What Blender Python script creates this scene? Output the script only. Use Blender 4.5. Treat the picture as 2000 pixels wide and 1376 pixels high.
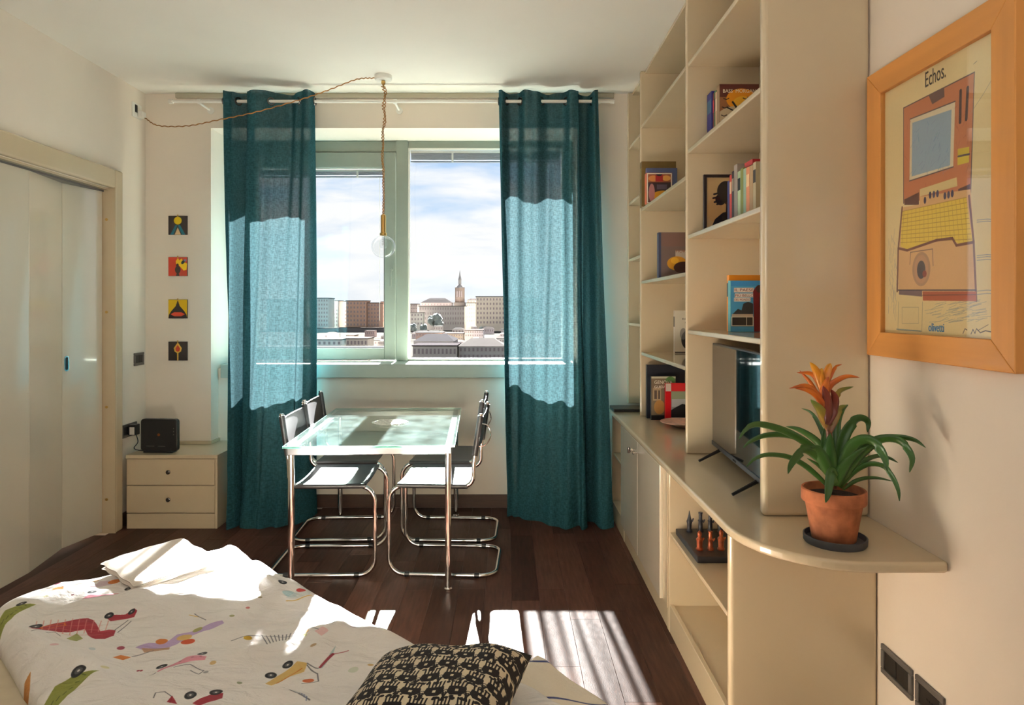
import bpy, bmesh, math, random
import numpy as np
from mathutils import Vector, Matrix

scene = bpy.context.scene
for _o in list(bpy.data.objects):
    bpy.data.objects.remove(_o)
COL = scene.collection
rnd = random.Random(7)

# ------------------------------------------------------------------ camera
FPX, VX, VY, CH = 1333.33, 990.0, 600.0, 1.44
cam_d = bpy.data.cameras.new('camera'); cam = bpy.data.objects.new('camera', cam_d); COL.objects.link(cam)
cam.location = (0, 0, CH); cam.rotation_euler = (math.pi/2, 0, 0)
cam_d.sensor_width = 36; cam_d.lens = 24
cam_d.shift_x = (1000-VX)/2000; cam_d.shift_y = -(688-VY)/2000
cam_d.clip_start = 0.05; cam_d.clip_end = 3000
scene.camera = cam

# ------------------------------------------------------------------ world, sun, added fill light, exposure
SKY_SEEN = 0.42
w = bpy.data.worlds.new('world'); scene.world = w; w.use_nodes = True
nt = w.node_tree; nt.nodes.clear()
def wn(t, **k):
    n = nt.nodes.new(t)
    for a, b in k.items(): setattr(n, a, b)
    return n
out = wn('ShaderNodeOutputWorld'); bg = wn('ShaderNodeBackground'); bg.inputs[1].default_value = SKY_SEEN
tc = wn('ShaderNodeTexCoord'); mp = wn('ShaderNodeMapping'); mp.inputs['Scale'].default_value = (1.6, 1.6, 7.0)
mp.inputs['Location'].default_value = (0.35, 0.1, 0.2)
nz = wn('ShaderNodeTexNoise'); nz.inputs['Scale'].default_value = 2.6; nz.inputs['Detail'].default_value = 9; nz.inputs['Roughness'].default_value = 0.56
nz.inputs['Distortion'].default_value = 0.35
cr = wn('ShaderNodeValToRGB'); cr.color_ramp.elements[0].position = 0.40; cr.color_ramp.elements[0].color = (0, 0, 0, 1)
cr.color_ramp.elements[1].position = 0.60; cr.color_ramp.elements[1].color = (1, 1, 1, 1)
sx = wn('ShaderNodeSeparateXYZ'); gr = wn('ShaderNodeValToRGB')
e = gr.color_ramp.elements; e[0].position = 0.0; e[0].color = (0.76, 0.81, 0.86, 1); e[1].position = 0.9; e[1].color = (0.16, 0.34, 0.66, 1)
k = gr.color_ramp.elements.new(0.30); k.color = (0.42, 0.60, 0.88, 1)
k = gr.color_ramp.elements.new(0.16); k.color = (0.46, 0.65, 0.90, 1)
mx = wn('ShaderNodeMix', data_type='RGBA'); mx.inputs[7].default_value = (0.93, 0.93, 0.93, 1)
L = nt.links
L.new(tc.outputs['Generated'], mp.inputs[0]); L.new(mp.outputs[0], nz.inputs['Vector']); L.new(nz.outputs[0], cr.inputs[0])
L.new(tc.outputs['Generated'], sx.inputs[0]); L.new(sx.outputs[2], gr.inputs[0])
L.new(cr.outputs[0], mx.inputs[0]); L.new(gr.outputs[0], mx.inputs[6]); L.new(mx.outputs[2], bg.inputs[0]); L.new(bg.outputs[0], out.inputs[0])

sd = bpy.data.lights.new('sun', 'SUN'); so = bpy.data.objects.new('sun', sd); COL.objects.link(so)
sd.energy = 105.0; sd.angle = math.radians(0.6); sd.color = (1.0, 0.99, 0.965)
so.rotation_euler = Vector((0.045, -1.0, -0.625)).to_track_quat('-Z', 'Y').to_euler(); so.location = (0, 12, 8)

def area(name, loc, target, sx_, sy_, power, col):
    d = bpy.data.lights.new(name, 'AREA'); o = bpy.data.objects.new(name, d); COL.objects.link(o)
    d.shape = 'RECTANGLE'; d.size = sx_; d.size_y = sy_; d.energy = power; d.color = col
    o.location = loc; o.rotation_euler = (Vector(target)-Vector(loc)).to_track_quat('-Z', 'Y').to_euler()
    return o
area('rear_fill', (-0.5, -0.9, 1.95), (-0.5, -0.2, 3.0), 2.4, 1.4, 12, (1.0, 0.98, 0.95))  # added soft fill behind the camera, standing in for daylight from the unseen room

scene.view_settings.view_transform = 'Standard'; scene.view_settings.look = 'None'
scene.view_settings.gamma = 1; scene.view_settings.use_curve_mapping = False
scene.view_settings.exposure = 1.48
scene.cycles.max_bounces = 12; scene.cycles.diffuse_bounces = 6; scene.cycles.glossy_bounces = 5
scene.cycles.transmission_bounces = 8; scene.cycles.transparent_max_bounces = 16
scene.cycles.sample_clamp_indirect = 6.0; scene.cycles.caustics_reflective = False; scene.cycles.caustics_refractive = False

def at(x, y, z):                      # photograph measurement on a plane of height z -> metres
    D = (CH-z)*FPX/(y-VY); return (x-VX)/FPX*D, D
def atD(x, y, D):
    return (x-VX)/FPX*D, D, CH-(y-VY)*D/FPX

# ------------------------------------------------------------------ materials
MATS = {}
def mat(name, col, rough=0.5, metal=0.0, noise=0.0, nscale=20.0, bump=0.0, bscale=200.0, coat=0.0, trans=0.0, ior=1.45, emit=None, spec=0.5, rand=0.0, stretch=None):
    if name in MATS: return MATS[name]
    m = bpy.data.materials.new(name); m.use_nodes = True; t = m.node_tree; b = t.nodes['Principled BSDF']
    b.inputs['Base Color'].default_value = (*col, 1); b.inputs['Roughness'].default_value = rough; b.inputs['Metallic'].default_value = metal
    b.inputs['Coat Weight'].default_value = coat; b.inputs['Coat Roughness'].default_value = 0.06; b.inputs['Transmission Weight'].default_value = trans; b.inputs['IOR'].default_value = ior
    b.inputs['Specular IOR Level'].default_value = spec
    tcn = t.nodes.new('ShaderNodeTexCoord'); mpn = t.nodes.new('ShaderNodeMapping'); t.links.new(tcn.outputs['Object'], mpn.inputs[0])
    if stretch: mpn.inputs['Scale'].default_value = stretch
    nn = t.nodes.new('ShaderNodeTexNoise'); nn.inputs['Scale'].default_value = nscale; nn.inputs['Detail'].default_value = 5
    t.links.new(mpn.outputs[0], nn.inputs['Vector'])
    cr_ = t.nodes.new('ShaderNodeValToRGB')
    lo = tuple(max(0, c*(1-noise)) for c in col); hi = tuple(min(1, c*(1+noise)) for c in col)
    cr_.color_ramp.elements[0].position = .3; cr_.color_ramp.elements[1].position = .7
    cr_.color_ramp.elements[0].color = (*lo, 1); cr_.color_ramp.elements[1].color = (*hi, 1)
    t.links.new(nn.outputs[0], cr_.inputs[0]); last = cr_.outputs[0]
    if rand:
        oi = t.nodes.new('ShaderNodeObjectInfo'); mr = t.nodes.new('ShaderNodeMapRange'); mr.inputs[3].default_value = 1-rand; mr.inputs[4].default_value = 1+rand
        hs = t.nodes.new('ShaderNodeHueSaturation'); t.links.new(oi.outputs['Random'], mr.inputs[0]); t.links.new(mr.outputs[0], hs.inputs['Value']); t.links.new(last, hs.inputs['Color']); last = hs.outputs[0]
    t.links.new(last, b.inputs['Base Color'])
    if bump:
        n2 = t.nodes.new('ShaderNodeTexNoise'); n2.inputs['Scale'].default_value = bscale; n2.inputs['Detail'].default_value = 3
        t.links.new(mpn.outputs[0], n2.inputs['Vector']); bp = t.nodes.new('ShaderNodeBump'); bp.inputs['Strength'].default_value = bump; bp.inputs['Distance'].default_value = 0.004
        t.links.new(n2.outputs[0], bp.inputs['Height']); t.links.new(bp.outputs[0], b.inputs['Normal'])
    if emit: b.inputs['Emission Color'].default_value = (*emit[:3], 1); b.inputs['Emission Strength'].default_value = emit[3]
    MATS[name] = m; return m
def S(r, g, b):                        # sRGB 0-255 -> linear
    f = lambda c: (c/255/12.92 if c/255 <= .04045 else ((c/255+.055)/1.055)**2.4)
    return (f(r), f(g), f(b))

M_wall = mat('warm_white_plaster', S(232, 222, 208), .9, noise=.02, nscale=3, bump=.08, bscale=90)
M_ceil = mat('ceiling_plaster', S(242, 238, 228), .9, noise=.02, nscale=2, bump=.05)
M_cream = mat('cream_gloss_lacquer', S(204, 188, 159), .22, noise=.02, nscale=4, coat=.6)
M_creamdoor = mat('ivory_gloss_lacquer', S(216, 207, 188), .14, noise=.02, nscale=3, coat=.8)
M_sash = mat('painted_window_frame', S(138, 146, 134), .35, noise=.02)
M_sill = mat('pale_sill_paint', S(168, 178, 168), .4, noise=.02)
M_chrome = mat('polished_chrome', (.82, .80, .79), .07, 1.0)
M_steel = mat('brushed_steel', (.13, .12, .115), .25, 1.0)
M_brass = mat('aged_brass', S(196, 160, 96), .3, 1.0)
M_leather = mat('black_leather', S(34, 32, 34), .42, noise=.15, nscale=60, bump=.2, bscale=500, spec=1.0)
M_blackp = mat('black_plastic', S(22, 22, 24), .35)
M_darkgrey = mat('anthracite_plastic', S(92, 88, 84), .4)
M_whitep = mat('white_plastic', S(232, 230, 222), .4)
M_skirt = mat('dark_wood_skirting', S(74, 54, 44), .35, noise=.15, nscale=12, stretch=(1, 8, 8))
M_terra = mat('terracotta', S(172, 104, 68), .85, noise=.34, nscale=22, bump=.3, bscale=80)
M_slate = mat('slate_grey_ceramic', S(72, 74, 80), .6, noise=.1)
M_soil = mat('potting_soil', S(46, 32, 24), .95, noise=.5, nscale=90, bump=1, bscale=120)
M_oak = mat('honey_oak', S(188, 126, 66), .45, noise=.13, nscale=9, stretch=(1, 1, 9), coat=.15)
M_cord = mat('twisted_brown_cord', S(150, 104, 50), .8, noise=.3, nscale=200)
M_towel = mat('white_terry', S(238, 230, 220), .95, noise=.03, bump=.5, bscale=400)
M_sheetw = mat('white_cotton', S(236, 228, 218), .9, noise=.02, bump=.15, bscale=40)
M_matt = mat('mattress_cloth', S(206, 194, 170), .9, noise=.05)
M_page = mat('book_pages', S(226, 212, 180), .9, noise=.08, nscale=200, stretch=(1, 1, .05))
M_pink = mat('pink_cloth', S(206, 170, 150), .9, noise=.05)
M_lead = mat('lattice_white', S(236, 236, 228), .5)

def fabric(name, col, trans, thr):
    m = bpy.data.materials.new(name); m.use_nodes = True; t = m.node_tree; t.nodes.clear()
    o = t.nodes.new('ShaderNodeOutputMaterial'); d = t.nodes.new('ShaderNodeBsdfDiffuse'); tr = t.nodes.new('ShaderNodeBsdfTranslucent'); tp = t.nodes.new('ShaderNodeBsdfTransparent')
    m1 = t.nodes.new('ShaderNodeMixShader'); m2 = t.nodes.new('ShaderNodeMixShader')
    c = t.nodes.new('ShaderNodeTexCoord'); mp_ = t.nodes.new('ShaderNodeMapping'); t.links.new(c.outputs['UV'], mp_.inputs[0])
    wv = t.nodes.new('ShaderNodeTexNoise'); wv.inputs['Scale'].default_value = 1.0; wv.inputs['Detail'].default_value = 2; mp_.inputs['Scale'].default_value = (150, 40, 1)
    wv2 = t.nodes.new('ShaderNodeTexNoise'); mp2 = t.nodes.new('ShaderNodeMapping'); mp2.inputs['Scale'].default_value = (45, 150, 1); t.links.new(c.outputs['UV'], mp2.inputs[0]); t.links.new(mp2.outputs[0], wv2.inputs['Vector']); wv2.inputs['Scale'].default_value = 1.0
    t.links.new(mp_.outputs[0], wv.inputs['Vector'])
    ad = t.nodes.new('ShaderNodeMath'); ad.operation = 'MULTIPLY'; t.links.new(wv.outputs[0], ad.inputs[0]); t.links.new(wv2.outputs[0], ad.inputs[1])
    rp = t.nodes.new('ShaderNodeValToRGB'); rp.color_ramp.elements[0].position = .15; rp.color_ramp.elements[1].position = .36
    rp.color_ramp.elements[0].color = (*[x*.74 for x in col], 1); rp.color_ramp.elements[1].color = (*[min(1, x*1.3) for x in col], 1)
    t.links.new(ad.outputs[0], rp.inputs[0]); t.links.new(rp.outputs[0], d.inputs[0])
    hs = t.nodes.new('ShaderNodeHueSaturation'); hs.inputs['Value'].default_value = trans; hs.inputs['Saturation'].default_value = .70; t.links.new(rp.outputs[0], hs.inputs['Color']); t.links.new(hs.outputs[0], tr.inputs[0])
    mr = t.nodes.new('ShaderNodeMapRange'); mr.inputs[1].default_value = .15; mr.inputs[2].default_value = .36; mr.inputs[3].default_value = thr*.6; mr.inputs[4].default_value = thr*1.4
    lw = t.nodes.new('ShaderNodeLayerWeight'); lw.inputs[0].default_value = .5; om = t.nodes.new('ShaderNodeMath'); om.operation = 'SUBTRACT'; om.inputs[0].default_value = 1.0; t.links.new(lw.outputs['Facing'], om.inputs[1])
    pw_ = t.nodes.new('ShaderNodeMath'); pw_.operation = 'POWER'; pw_.inputs[1].default_value = 3.5; t.links.new(om.outputs[0], pw_.inputs[0]); mu = t.nodes.new('ShaderNodeMath'); mu.operation = 'MULTIPLY'
    t.links.new(ad.outputs[0], mr.inputs[0]); t.links.new(mr.outputs[0], mu.inputs[0]); t.links.new(pw_.outputs[0], mu.inputs[1]); t.links.new(mu.outputs[0], m2.inputs[0])
    m1.inputs[0].default_value = .5; t.links.new(d.outputs[0], m1.inputs[1]); t.links.new(tr.outputs[0], m1.inputs[2])
    t.links.new(m1.outputs[0], m2.inputs[1]); t.links.new(tp.outputs[0], m2.inputs[2]); t.links.new(m2.outputs[0], o.inputs[0])
    return m
M_curtain = fabric('teal_linen', S(58, 107, 117), .09, .105)

def glass(name, tint, refl=1.0):
    m = bpy.data.materials.new(name); m.use_nodes = True; t = m.node_tree; t.nodes.clear()
    o = t.nodes.new('ShaderNodeOutputMaterial'); tp = t.nodes.new('ShaderNodeBsdfTransparent'); tp.inputs[0].default_value = (*tint, 1)
    g = t.nodes.new('ShaderNodeBsdfGlossy'); g.inputs['Roughness'].default_value = 0.0; g.inputs[0].default_value = (refl, refl, refl, 1)
    f = t.nodes.new('ShaderNodeFresnel'); ge = t.nodes.new('ShaderNodeNewGeometry'); mr = t.nodes.new('ShaderNodeMapRange'); mr.inputs[3].default_value = 1.45; mr.inputs[4].default_value = 1/1.45
    t.links.new(ge.outputs['Backfacing'], mr.inputs[0]); t.links.new(mr.outputs[0], f.inputs[0]); mxs = t.nodes.new('ShaderNodeMixShader')
    t.links.new(f.outputs[0], mxs.inputs[0]); t.links.new(tp.outputs[0], mxs.inputs[1]); t.links.new(g.outputs[0], mxs.inputs[2]); t.links.new(mxs.outputs[0], o.inputs[0])
    return m
M_pane = glass('clear_window_glass', (.985, .99, .99), .4)
M_top = glass('greenish_table_glass', (.84, .93, .90))
_t = M_top.node_tree; _d = _t.nodes.new('ShaderNodeBsdfDiffuse'); _d.inputs[0].default_value = (.62, .80, .78, 1); _m = _t.nodes.new('ShaderNodeMixShader'); _n = _t.nodes.new('ShaderNodeTexNoise'); _n.inputs['Scale'].default_value = 9; _n.inputs['Detail'].default_value = 8; _r = _t.nodes.new('ShaderNodeMapRange'); _r.inputs[1].default_value = .3; _r.inputs[2].default_value = .7; _r.inputs[3].default_value = .002; _r.inputs[4].default_value = .02  # thin teal diffuse layer stands in for curtain reflection, plus some dust
_o = [n for n in _t.nodes if n.type == 'OUTPUT_MATERIAL'][0]; _s = _o.inputs[0].links[0].from_socket; _t.links.new(_n.outputs[0], _r.inputs[0]); _t.links.new(_r.outputs[0], _m.inputs[0]); _t.links.new(_s, _m.inputs[1]); _t.links.new(_d.outputs[0], _m.inputs[2]); _t.links.new(_m.outputs[0], _o.inputs[0])
M_bulb = glass('clear_bulb_glass', (.95, .96, .96))
M_picglass = glass('picture_glass', (1, 1, 1), .8)
M_edge = mat('glass_edge_green', S(110, 176, 164), .1, spec=.8)

# wood planks of the floor, a different tone per plank
def plank_mat():
    m = mat('dark_wenge_plank', S(75, 50, 41), .40, noise=.30, nscale=7, stretch=(9, .9, 1), bump=.12, bscale=60, rand=.42, spec=.10); m.node_tree.nodes['Principled BSDF'].inputs['Specular Tint'].default_value = (1.0, .80, .66, 1)
    return m
M_plank = plank_mat()

# ------------------------------------------------------------------ small raster for flat prints
class Cv:
    def __init__(s, w_, h_, bg_): s.w = w_; s.h = h_; s.a = np.zeros((h_, w_, 3)); s.a[:] = bg_
    def _box(s, x0, y0, x1, y1):
        x0 = max(0, int(x0)-1); y0 = max(0, int(y0)-1); x1 = min(s.w, int(x1)+2); y1 = min(s.h, int(y1)+2)
        if x1 <= x0 or y1 <= y0: return None
        Y, X = np.mgrid[y0:y1, x0:x1]; return x0, y0, x1, y1, X+.5, Y+.5
    def _put(s, b, m, c, al):
        if b is None: return
        x0, y0, x1, y1 = b[:4]; k_ = (m*al)[..., None]; s.a[y0:y1, x0:x1] = s.a[y0:y1, x0:x1]*(1-k_)+np.array(c)*k_
    def poly(s, pts, c, al=1.0):
        xs = [p[0] for p in pts]; ys = [p[1] for p in pts]; b = s._box(min(xs), min(ys), max(xs), max(ys))
        if b is None: return
        acc = np.zeros(b[4].shape)
        for ox, oy in ((-.25, -.25), (.25, -.25), (-.25, .25), (.25, .25)):
            X = b[4]+ox; Y = b[5]+oy; ins = np.zeros(X.shape, bool)
            for i in range(len(pts)):
                (xa, ya), (xb, yb) = pts[i], pts[i-1]
                if ya == yb: continue
                ins ^= ((ya > Y) != (yb > Y)) & (X < (xb-xa)*(Y-ya)/(yb-ya)+xa)
            acc += ins
        s._put(b, acc/4, c, al)
    def ell(s, cx, cy, rx, ry, c, al=1.0, rot=0.0):
        r = max(rx, ry); b = s._box(cx-r, cy-r, cx+r, cy+r)
        if b is None: return
        X = b[4]-cx; Y = b[5]-cy; co, si = math.cos(rot), math.sin(rot); U = (X*co+Y*si)/rx; V = (-X*si+Y*co)/ry
        d = (1-np.sqrt(U*U+V*V))*min(rx, ry); s._put(b, np.clip(d+.5, 0, 1), c, al)
    def line(s, pts, wd, c, al=1.0):
        for (xa, ya), (xb, yb) in zip(pts[:-1], pts[1:]):
            b = s._box(min(xa, xb)-wd, min(ya, yb)-wd, max(xa, xb)+wd, max(ya, yb)+wd)
            if b is None: continue
            dx, dy = xb-xa, yb-ya; q = dx*dx+dy*dy+1e-9; t_ = np.clip(((b[4]-xa)*dx+(b[5]-ya)*dy)/q, 0, 1)
            d = np.hypot(b[4]-xa-t_*dx, b[5]-ya-t_*dy); s._put(b, np.clip(wd/2-d+.5, 0, 1), c, al)
    def rect(s, x0, y0, x1, y1, c, al=1.0): s.poly([(x0, y0), (x1, y0), (x1, y1), (x0, y1)], c, al)
    def image(s, name):
        im = bpy.data.images.new(name, s.w, s.h); im.colorspace_settings.name = 'sRGB'
        p = np.ones((s.h, s.w, 4), np.float32); p[..., :3] = np.clip(s.a[::-1], 0, 1); im.pixels.foreach_set(p.ravel()); im.pack(); return im
def C(r, g, b): return (r/255, g/255, b/255)
def img_mat(name, cv, rough=.6, coat=0.0, bump=0.0, nscale=90.0, wrinkle=0.0):
    m = bpy.data.materials.new(name); m.use_nodes = True; t = m.node_tree; b = t.nodes['Principled BSDF']
    it = t.nodes.new('ShaderNodeTexImage'); it.image = cv.image(name); it.extension = 'EXTEND'
    nn = t.nodes.new('ShaderNodeTexNoise'); nn.inputs['Scale'].default_value = nscale
    mx_ = t.nodes.new('ShaderNodeMix'); mx_.data_type = 'RGBA'; mx_.blend_type = 'MULTIPLY'; mx_.inputs[0].default_value = .08
    t.links.new(it.outputs[0], mx_.inputs[6]); t.links.new(nn.outputs[0], mx_.inputs[7]); t.links.new(mx_.outputs[2], b.inputs['Base Color'])
    b.inputs['Roughness'].default_value = rough; b.inputs['Coat Weight'].default_value = coat
    if bump:
        bp = t.nodes.new('ShaderNodeBump'); bp.inputs['Strength'].default_value = bump; bp.inputs['Distance'].default_value = .004; t.links.new(nn.outputs[0], bp.inputs['Height'])
        if wrinkle:
            n3 = t.nodes.new('ShaderNodeTexNoise'); n3.inputs['Scale'].default_value = 5.5; n3.inputs['Detail'].default_value = 5; n3.inputs['Distortion'].default_value = 1.6; mp3 = t.nodes.new('ShaderNodeMapping'); mp3.inputs['Scale'].default_value = (1, 2.6, 1); mp3.inputs['Rotation'].default_value = (0, 0, .35)
            tc3 = t.nodes.new('ShaderNodeTexCoord'); t.links.new(tc3.outputs['Object'], mp3.inputs[0]); t.links.new(mp3.outputs[0], n3.inputs['Vector'])
            b3 = t.nodes.new('ShaderNodeBump'); b3.inputs['Strength'].default_value = wrinkle; b3.inputs['Distance'].default_value = .03; t.links.new(n3.outputs[0], b3.inputs['Height']); t.links.new(b3.outputs[0], bp.inputs['Normal'])
        t.links.new(bp.outputs[0], b.inputs['Normal'])
    return m

# ------------------------------------------------------------------ mesh builder and object helpers
class MB:
    def __init__(s): s.v = []; s.f = []; s.uv = {}
    def add(s, vs, fs):
        o = len(s.v); s.v += [tuple(p) for p in vs]; s.f += [tuple(i+o for i in f) for f in fs]; return s
    def box(s, x0, x1, y0, y1, z0, z1):
        vs = [(x, y, z) for z in (z0, z1) for y in (y0, y1) for x in (x0, x1)]
        return s.add(vs, [(0, 2, 3, 1), (4, 5, 7, 6), (0, 1, 5, 4), (2, 6, 7, 3), (0, 4, 6, 2), (1, 3, 7, 5)])
    def quad(s, a, b, c, d, uv=True):
        o = len(s.f); s.add([a, b, c, d], [(0, 1, 2, 3)])
        if uv: s.uv[o] = [(0, 0), (1, 0), (1, 1), (0, 1)]
        return s
    def lathe(s, prof, c=(0, 0, 0), n=28, axis='z'):
        vs = []; fs = []
        for r, h in prof:
            for i in range(n):
                a = 2*math.pi*i/n; p = (r*math.cos(a), r*math.sin(a), h)
                if axis == 'x': p = (p[2], p[0], p[1])
                if axis == 'y': p = (p[1], p[2], p[0])
                vs.append((p[0]+c[0], p[1]+c[1], p[2]+c[2]))
        m = len(prof)
        for j in range(m-1):
            for i in range(n): fs.append((j*n+i, j*n+(i+1) % n, (j+1)*n+(i+1) % n, (j+1)*n+i))
        if prof[0][0] > 1e-6: fs.append(tuple(range(n))[::-1])
        if prof[-1][0] > 1e-6: fs.append(tuple((m-1)*n+i for i in range(n)))
        return s.add(vs, fs)
    def tube(s, pts, r, n=10, cap=True):
        pts = [Vector(p) for p in pts]; rs = r if isinstance(r, (list, tuple)) else [r]*len(pts)
        vs = []; fs = []; t0 = (pts[1]-pts[0]).normalized(); nrm = t0.orthogonal().normalized()
        for i, p in enumerate(pts):
            if i == 0: t = (pts[1]-pts[0])
            elif i == len(pts)-1: t = pts[-1]-pts[-2]
            else: t = (pts[i+1]-pts[i-1])
            t = t.normalized(); nrm = (nrm-t*nrm.dot(t)).normalized(); bn = t.cross(nrm)
            for k_ in range(n):
                a = 2*math.pi*k_/n; vs.append(tuple(p+nrm*(rs[i]*math.cos(a))+bn*(rs[i]*math.sin(a))))
        for j in range(len(pts)-1):
            for i in range(n): fs.append((j*n+i, j*n+(i+1) % n, (j+1)*n+(i+1) % n, (j+1)*n+i))
        if cap: fs.append(tuple(range(n))[::-1]); fs.append(tuple((len(pts)-1)*n+i for i in range(n)))
        return s.add(vs, fs)
    def prism(s, poly, z0, z1):
        n = len(poly); vs = [(x, y, z0) for x, y in poly]+[(x, y, z1) for x, y in poly]
        return s.add(vs, [tuple(range(n))[::-1], tuple(range(n, 2*n))]+[(i, (i+1) % n, n+(i+1) % n, n+i) for i in range(n)])
    def grid(s, P, nu, nv, uvf=None):
        o = len(s.v); s.v += [tuple(P(i/(nu-1), j/(nv-1))) for j in range(nv) for i in range(nu)]
        for j in range(nv-1):
            for i in range(nu-1):
                k_ = len(s.f); s.f.append((o+j*nu+i, o+j*nu+i+1, o+(j+1)*nu+i+1, o+(j+1)*nu+i))
                if uvf: s.uv[k_] = [uvf(a/(nu-1), b/(nv-1)) for a, b in ((i, j), (i+1, j), (i+1, j+1), (i, j+1))]
        return s
def mesh_of(name, mb, off=(0, 0, 0)):
    me = bpy.data.meshes.new(name); me.from_pydata([(x-off[0], y-off[1], z-off[2]) for x, y, z in mb.v], [], mb.f)
    if mb.uv:
        ul = me.uv_layers.new(name='UVMap')
        for p in me.polygons:
            if p.index in mb.uv:
                for li, u in zip(p.loop_indices, mb.uv[p.index]): ul.data[li].uv = u
    return me
def fixn(me):
    b = bmesh.new(); b.from_mesh(me); bmesh.ops.recalc_face_normals(b, faces=b.faces); b.to_mesh(me); b.free()
def wloc(o):
    p = Vector((0, 0, 0))
    while o is not None: p = p+o.location; o = o.parent
    return p
# part(): mesh given in the room's metres when its parent has no rotation (local=False), else in the parent's own axes
def part(name, mb, m, parent=None, bev=0.0, smooth=False, local=False, label=None, segs=2, kind=None, at_=None):
    off = (0, 0, 0) if (parent is None or local) else wloc(parent)
    if parent is None and at_ is not None: off = at_
    me = mesh_of(name, mb, off); fixn(me); me.materials.append(m)
    o = bpy.data.objects.new(name, me); COL.objects.link(o); o.parent = parent
    if parent is None and at_ is not None: o.location = at_
    if smooth:
        for p in me.polygons: p.use_smooth = True
        if smooth != 'all':
            try: me.set_sharp_from_angle(angle=math.radians(38))
            except Exception: pass
    if bev:
        bm_ = o.modifiers.new('bevel', 'BEVEL'); bm_.width = bev; bm_.segments = segs; bm_.limit_method = 'ANGLE'; bm_.angle_limit = math.radians(50)
    if label: o['label'] = label
    if kind: o['kind'] = kind
    return o
def thing(name, label, cat, loc=(0, 0, 0), rotz=0.0, group=None):
    o = bpy.data.objects.new(name, None); COL.objects.link(o); o.location = loc; o.rotation_euler = (0, 0, rotz); o.empty_display_size = .1
    return tag(o, label, cat, group)
def tag(o, label, cat, group=None):
    o['label'] = label; o['category'] = cat
    if group: o['group'] = group
    return o
def struct(name, mb, m, bev=0.0, label=None, parent=None, smooth=False):
    o = part(name, mb, m, parent, bev, smooth)
    if parent is None: o['kind'] = 'structure'
    if label: o['label'] = label
    return o
def sempty(name, loc, label=None):
    o = bpy.data.objects.new(name, None); COL.objects.link(o); o.location = loc; o['kind'] = 'structure'
    if label: o['label'] = label
    return o
def dup_tree(root):
    c = root.copy(); COL.objects.link(c)
    for ch in list(root.children):
        d = ch.copy(); COL.objects.link(d); d.parent = c
        for g in list(ch.children):
            q = g.copy(); COL.objects.link(q); q.parent = d
    return c
_fonts = {}
def text_part(name, s, size, m, parent, origin, xdir, ydir, extrude=.0008, align='LEFT', width=None, shear=0.0, label=None):
    cu = bpy.data.curves.new('txt', 'FONT'); cu.body = s; cu.size = size; cu.extrude = extrude; cu.align_x = align; cu.shear = shear; cu.resolution_u = 4
    to = bpy.data.objects.new('txt', cu); COL.objects.link(to); bpy.context.view_layer.update()
    dg = bpy.context.evaluated_depsgraph_get(); me = bpy.data.meshes.new_from_object(to.evaluated_get(dg))
    bpy.data.objects.remove(to); bpy.data.curves.remove(cu)
    if width:
        xs = [v.co.x for v in me.vertices]; k_ = width/(max(xs)-min(xs))
        for v in me.vertices: v.co.x *= k_
    X = Vector(xdir).normalized(); Y = Vector(ydir).normalized(); Z = X.cross(Y)
    Mx = Matrix(((X.x, Y.x, Z.x, origin[0]), (X.y, Y.y, Z.y, origin[1]), (X.z, Y.z, Z.z, origin[2]), (0, 0, 0, 1)))
    me.transform(Mx); off = wloc(parent) if parent is not None else Vector((0, 0, 0)); me.transform(Matrix.Translation(-off))
    me.materials.clear(); me.materials.append(m); me.name = name
    o = bpy.data.objects.new(name, me); COL.objects.link(o); o.parent = parent
    if label: o['label'] = label
    return o
def arc_path(pts, rad, n=6):           # polyline with rounded corners
    pts = [Vector(p) for p in pts]; out_ = [pts[0]]
    for i in range(1, len(pts)-1):
        a, b, c = pts[i-1], pts[i], pts[i+1]; d1 = (a-b).normalized(); d2 = (c-b).normalized(); r = min(rad, (a-b).length*.49, (c-b).length*.49)
        p0 = b+d1*r; p2 = b+d2*r
        for k_ in range(n+1):
            t = k_/n; out_.append(p0*(1-t)**2+b*(2*t*(1-t))+p2*t*t) if False else out_.append(_arc(p0, b, p2, t))
    out_.append(pts[-1]); return out_
def _arc(p0, b, p2, t):
    # near-circular corner by a rational quadratic
    w_ = max(.3, math.cos(((p0-b).angle(p2-b, math.pi/2)-math.pi)/2)) if (p0-b).length > 1e-6 else 1
    w_ = abs(math.sin((p0-b).angle(p2-b, math.pi/2)/2))
    q = (1-t)**2+2*w_*t*(1-t)+t*t
    return (p0*(1-t)**2+b*(2*w_*t*(1-t))+p2*t*t)/q
def catmull(P, n):
    P = [Vector(p) for p in P]; Q = [P[0]*2-P[1]]+P+[P[-1]*2-P[-2]]; out_ = []; m_ = len(P)-1
    for k_ in range(n):
        u = k_/(n-1)*m_; i = min(int(u), m_-1); t = u-i; a, b, c, d = Q[i:i+4]
        out_.append(.5*((2*b)+(c-a)*t+(2*a-5*b+4*c-d)*t*t+(3*b-a-3*c+d)*t**3))
    return out_
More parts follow.
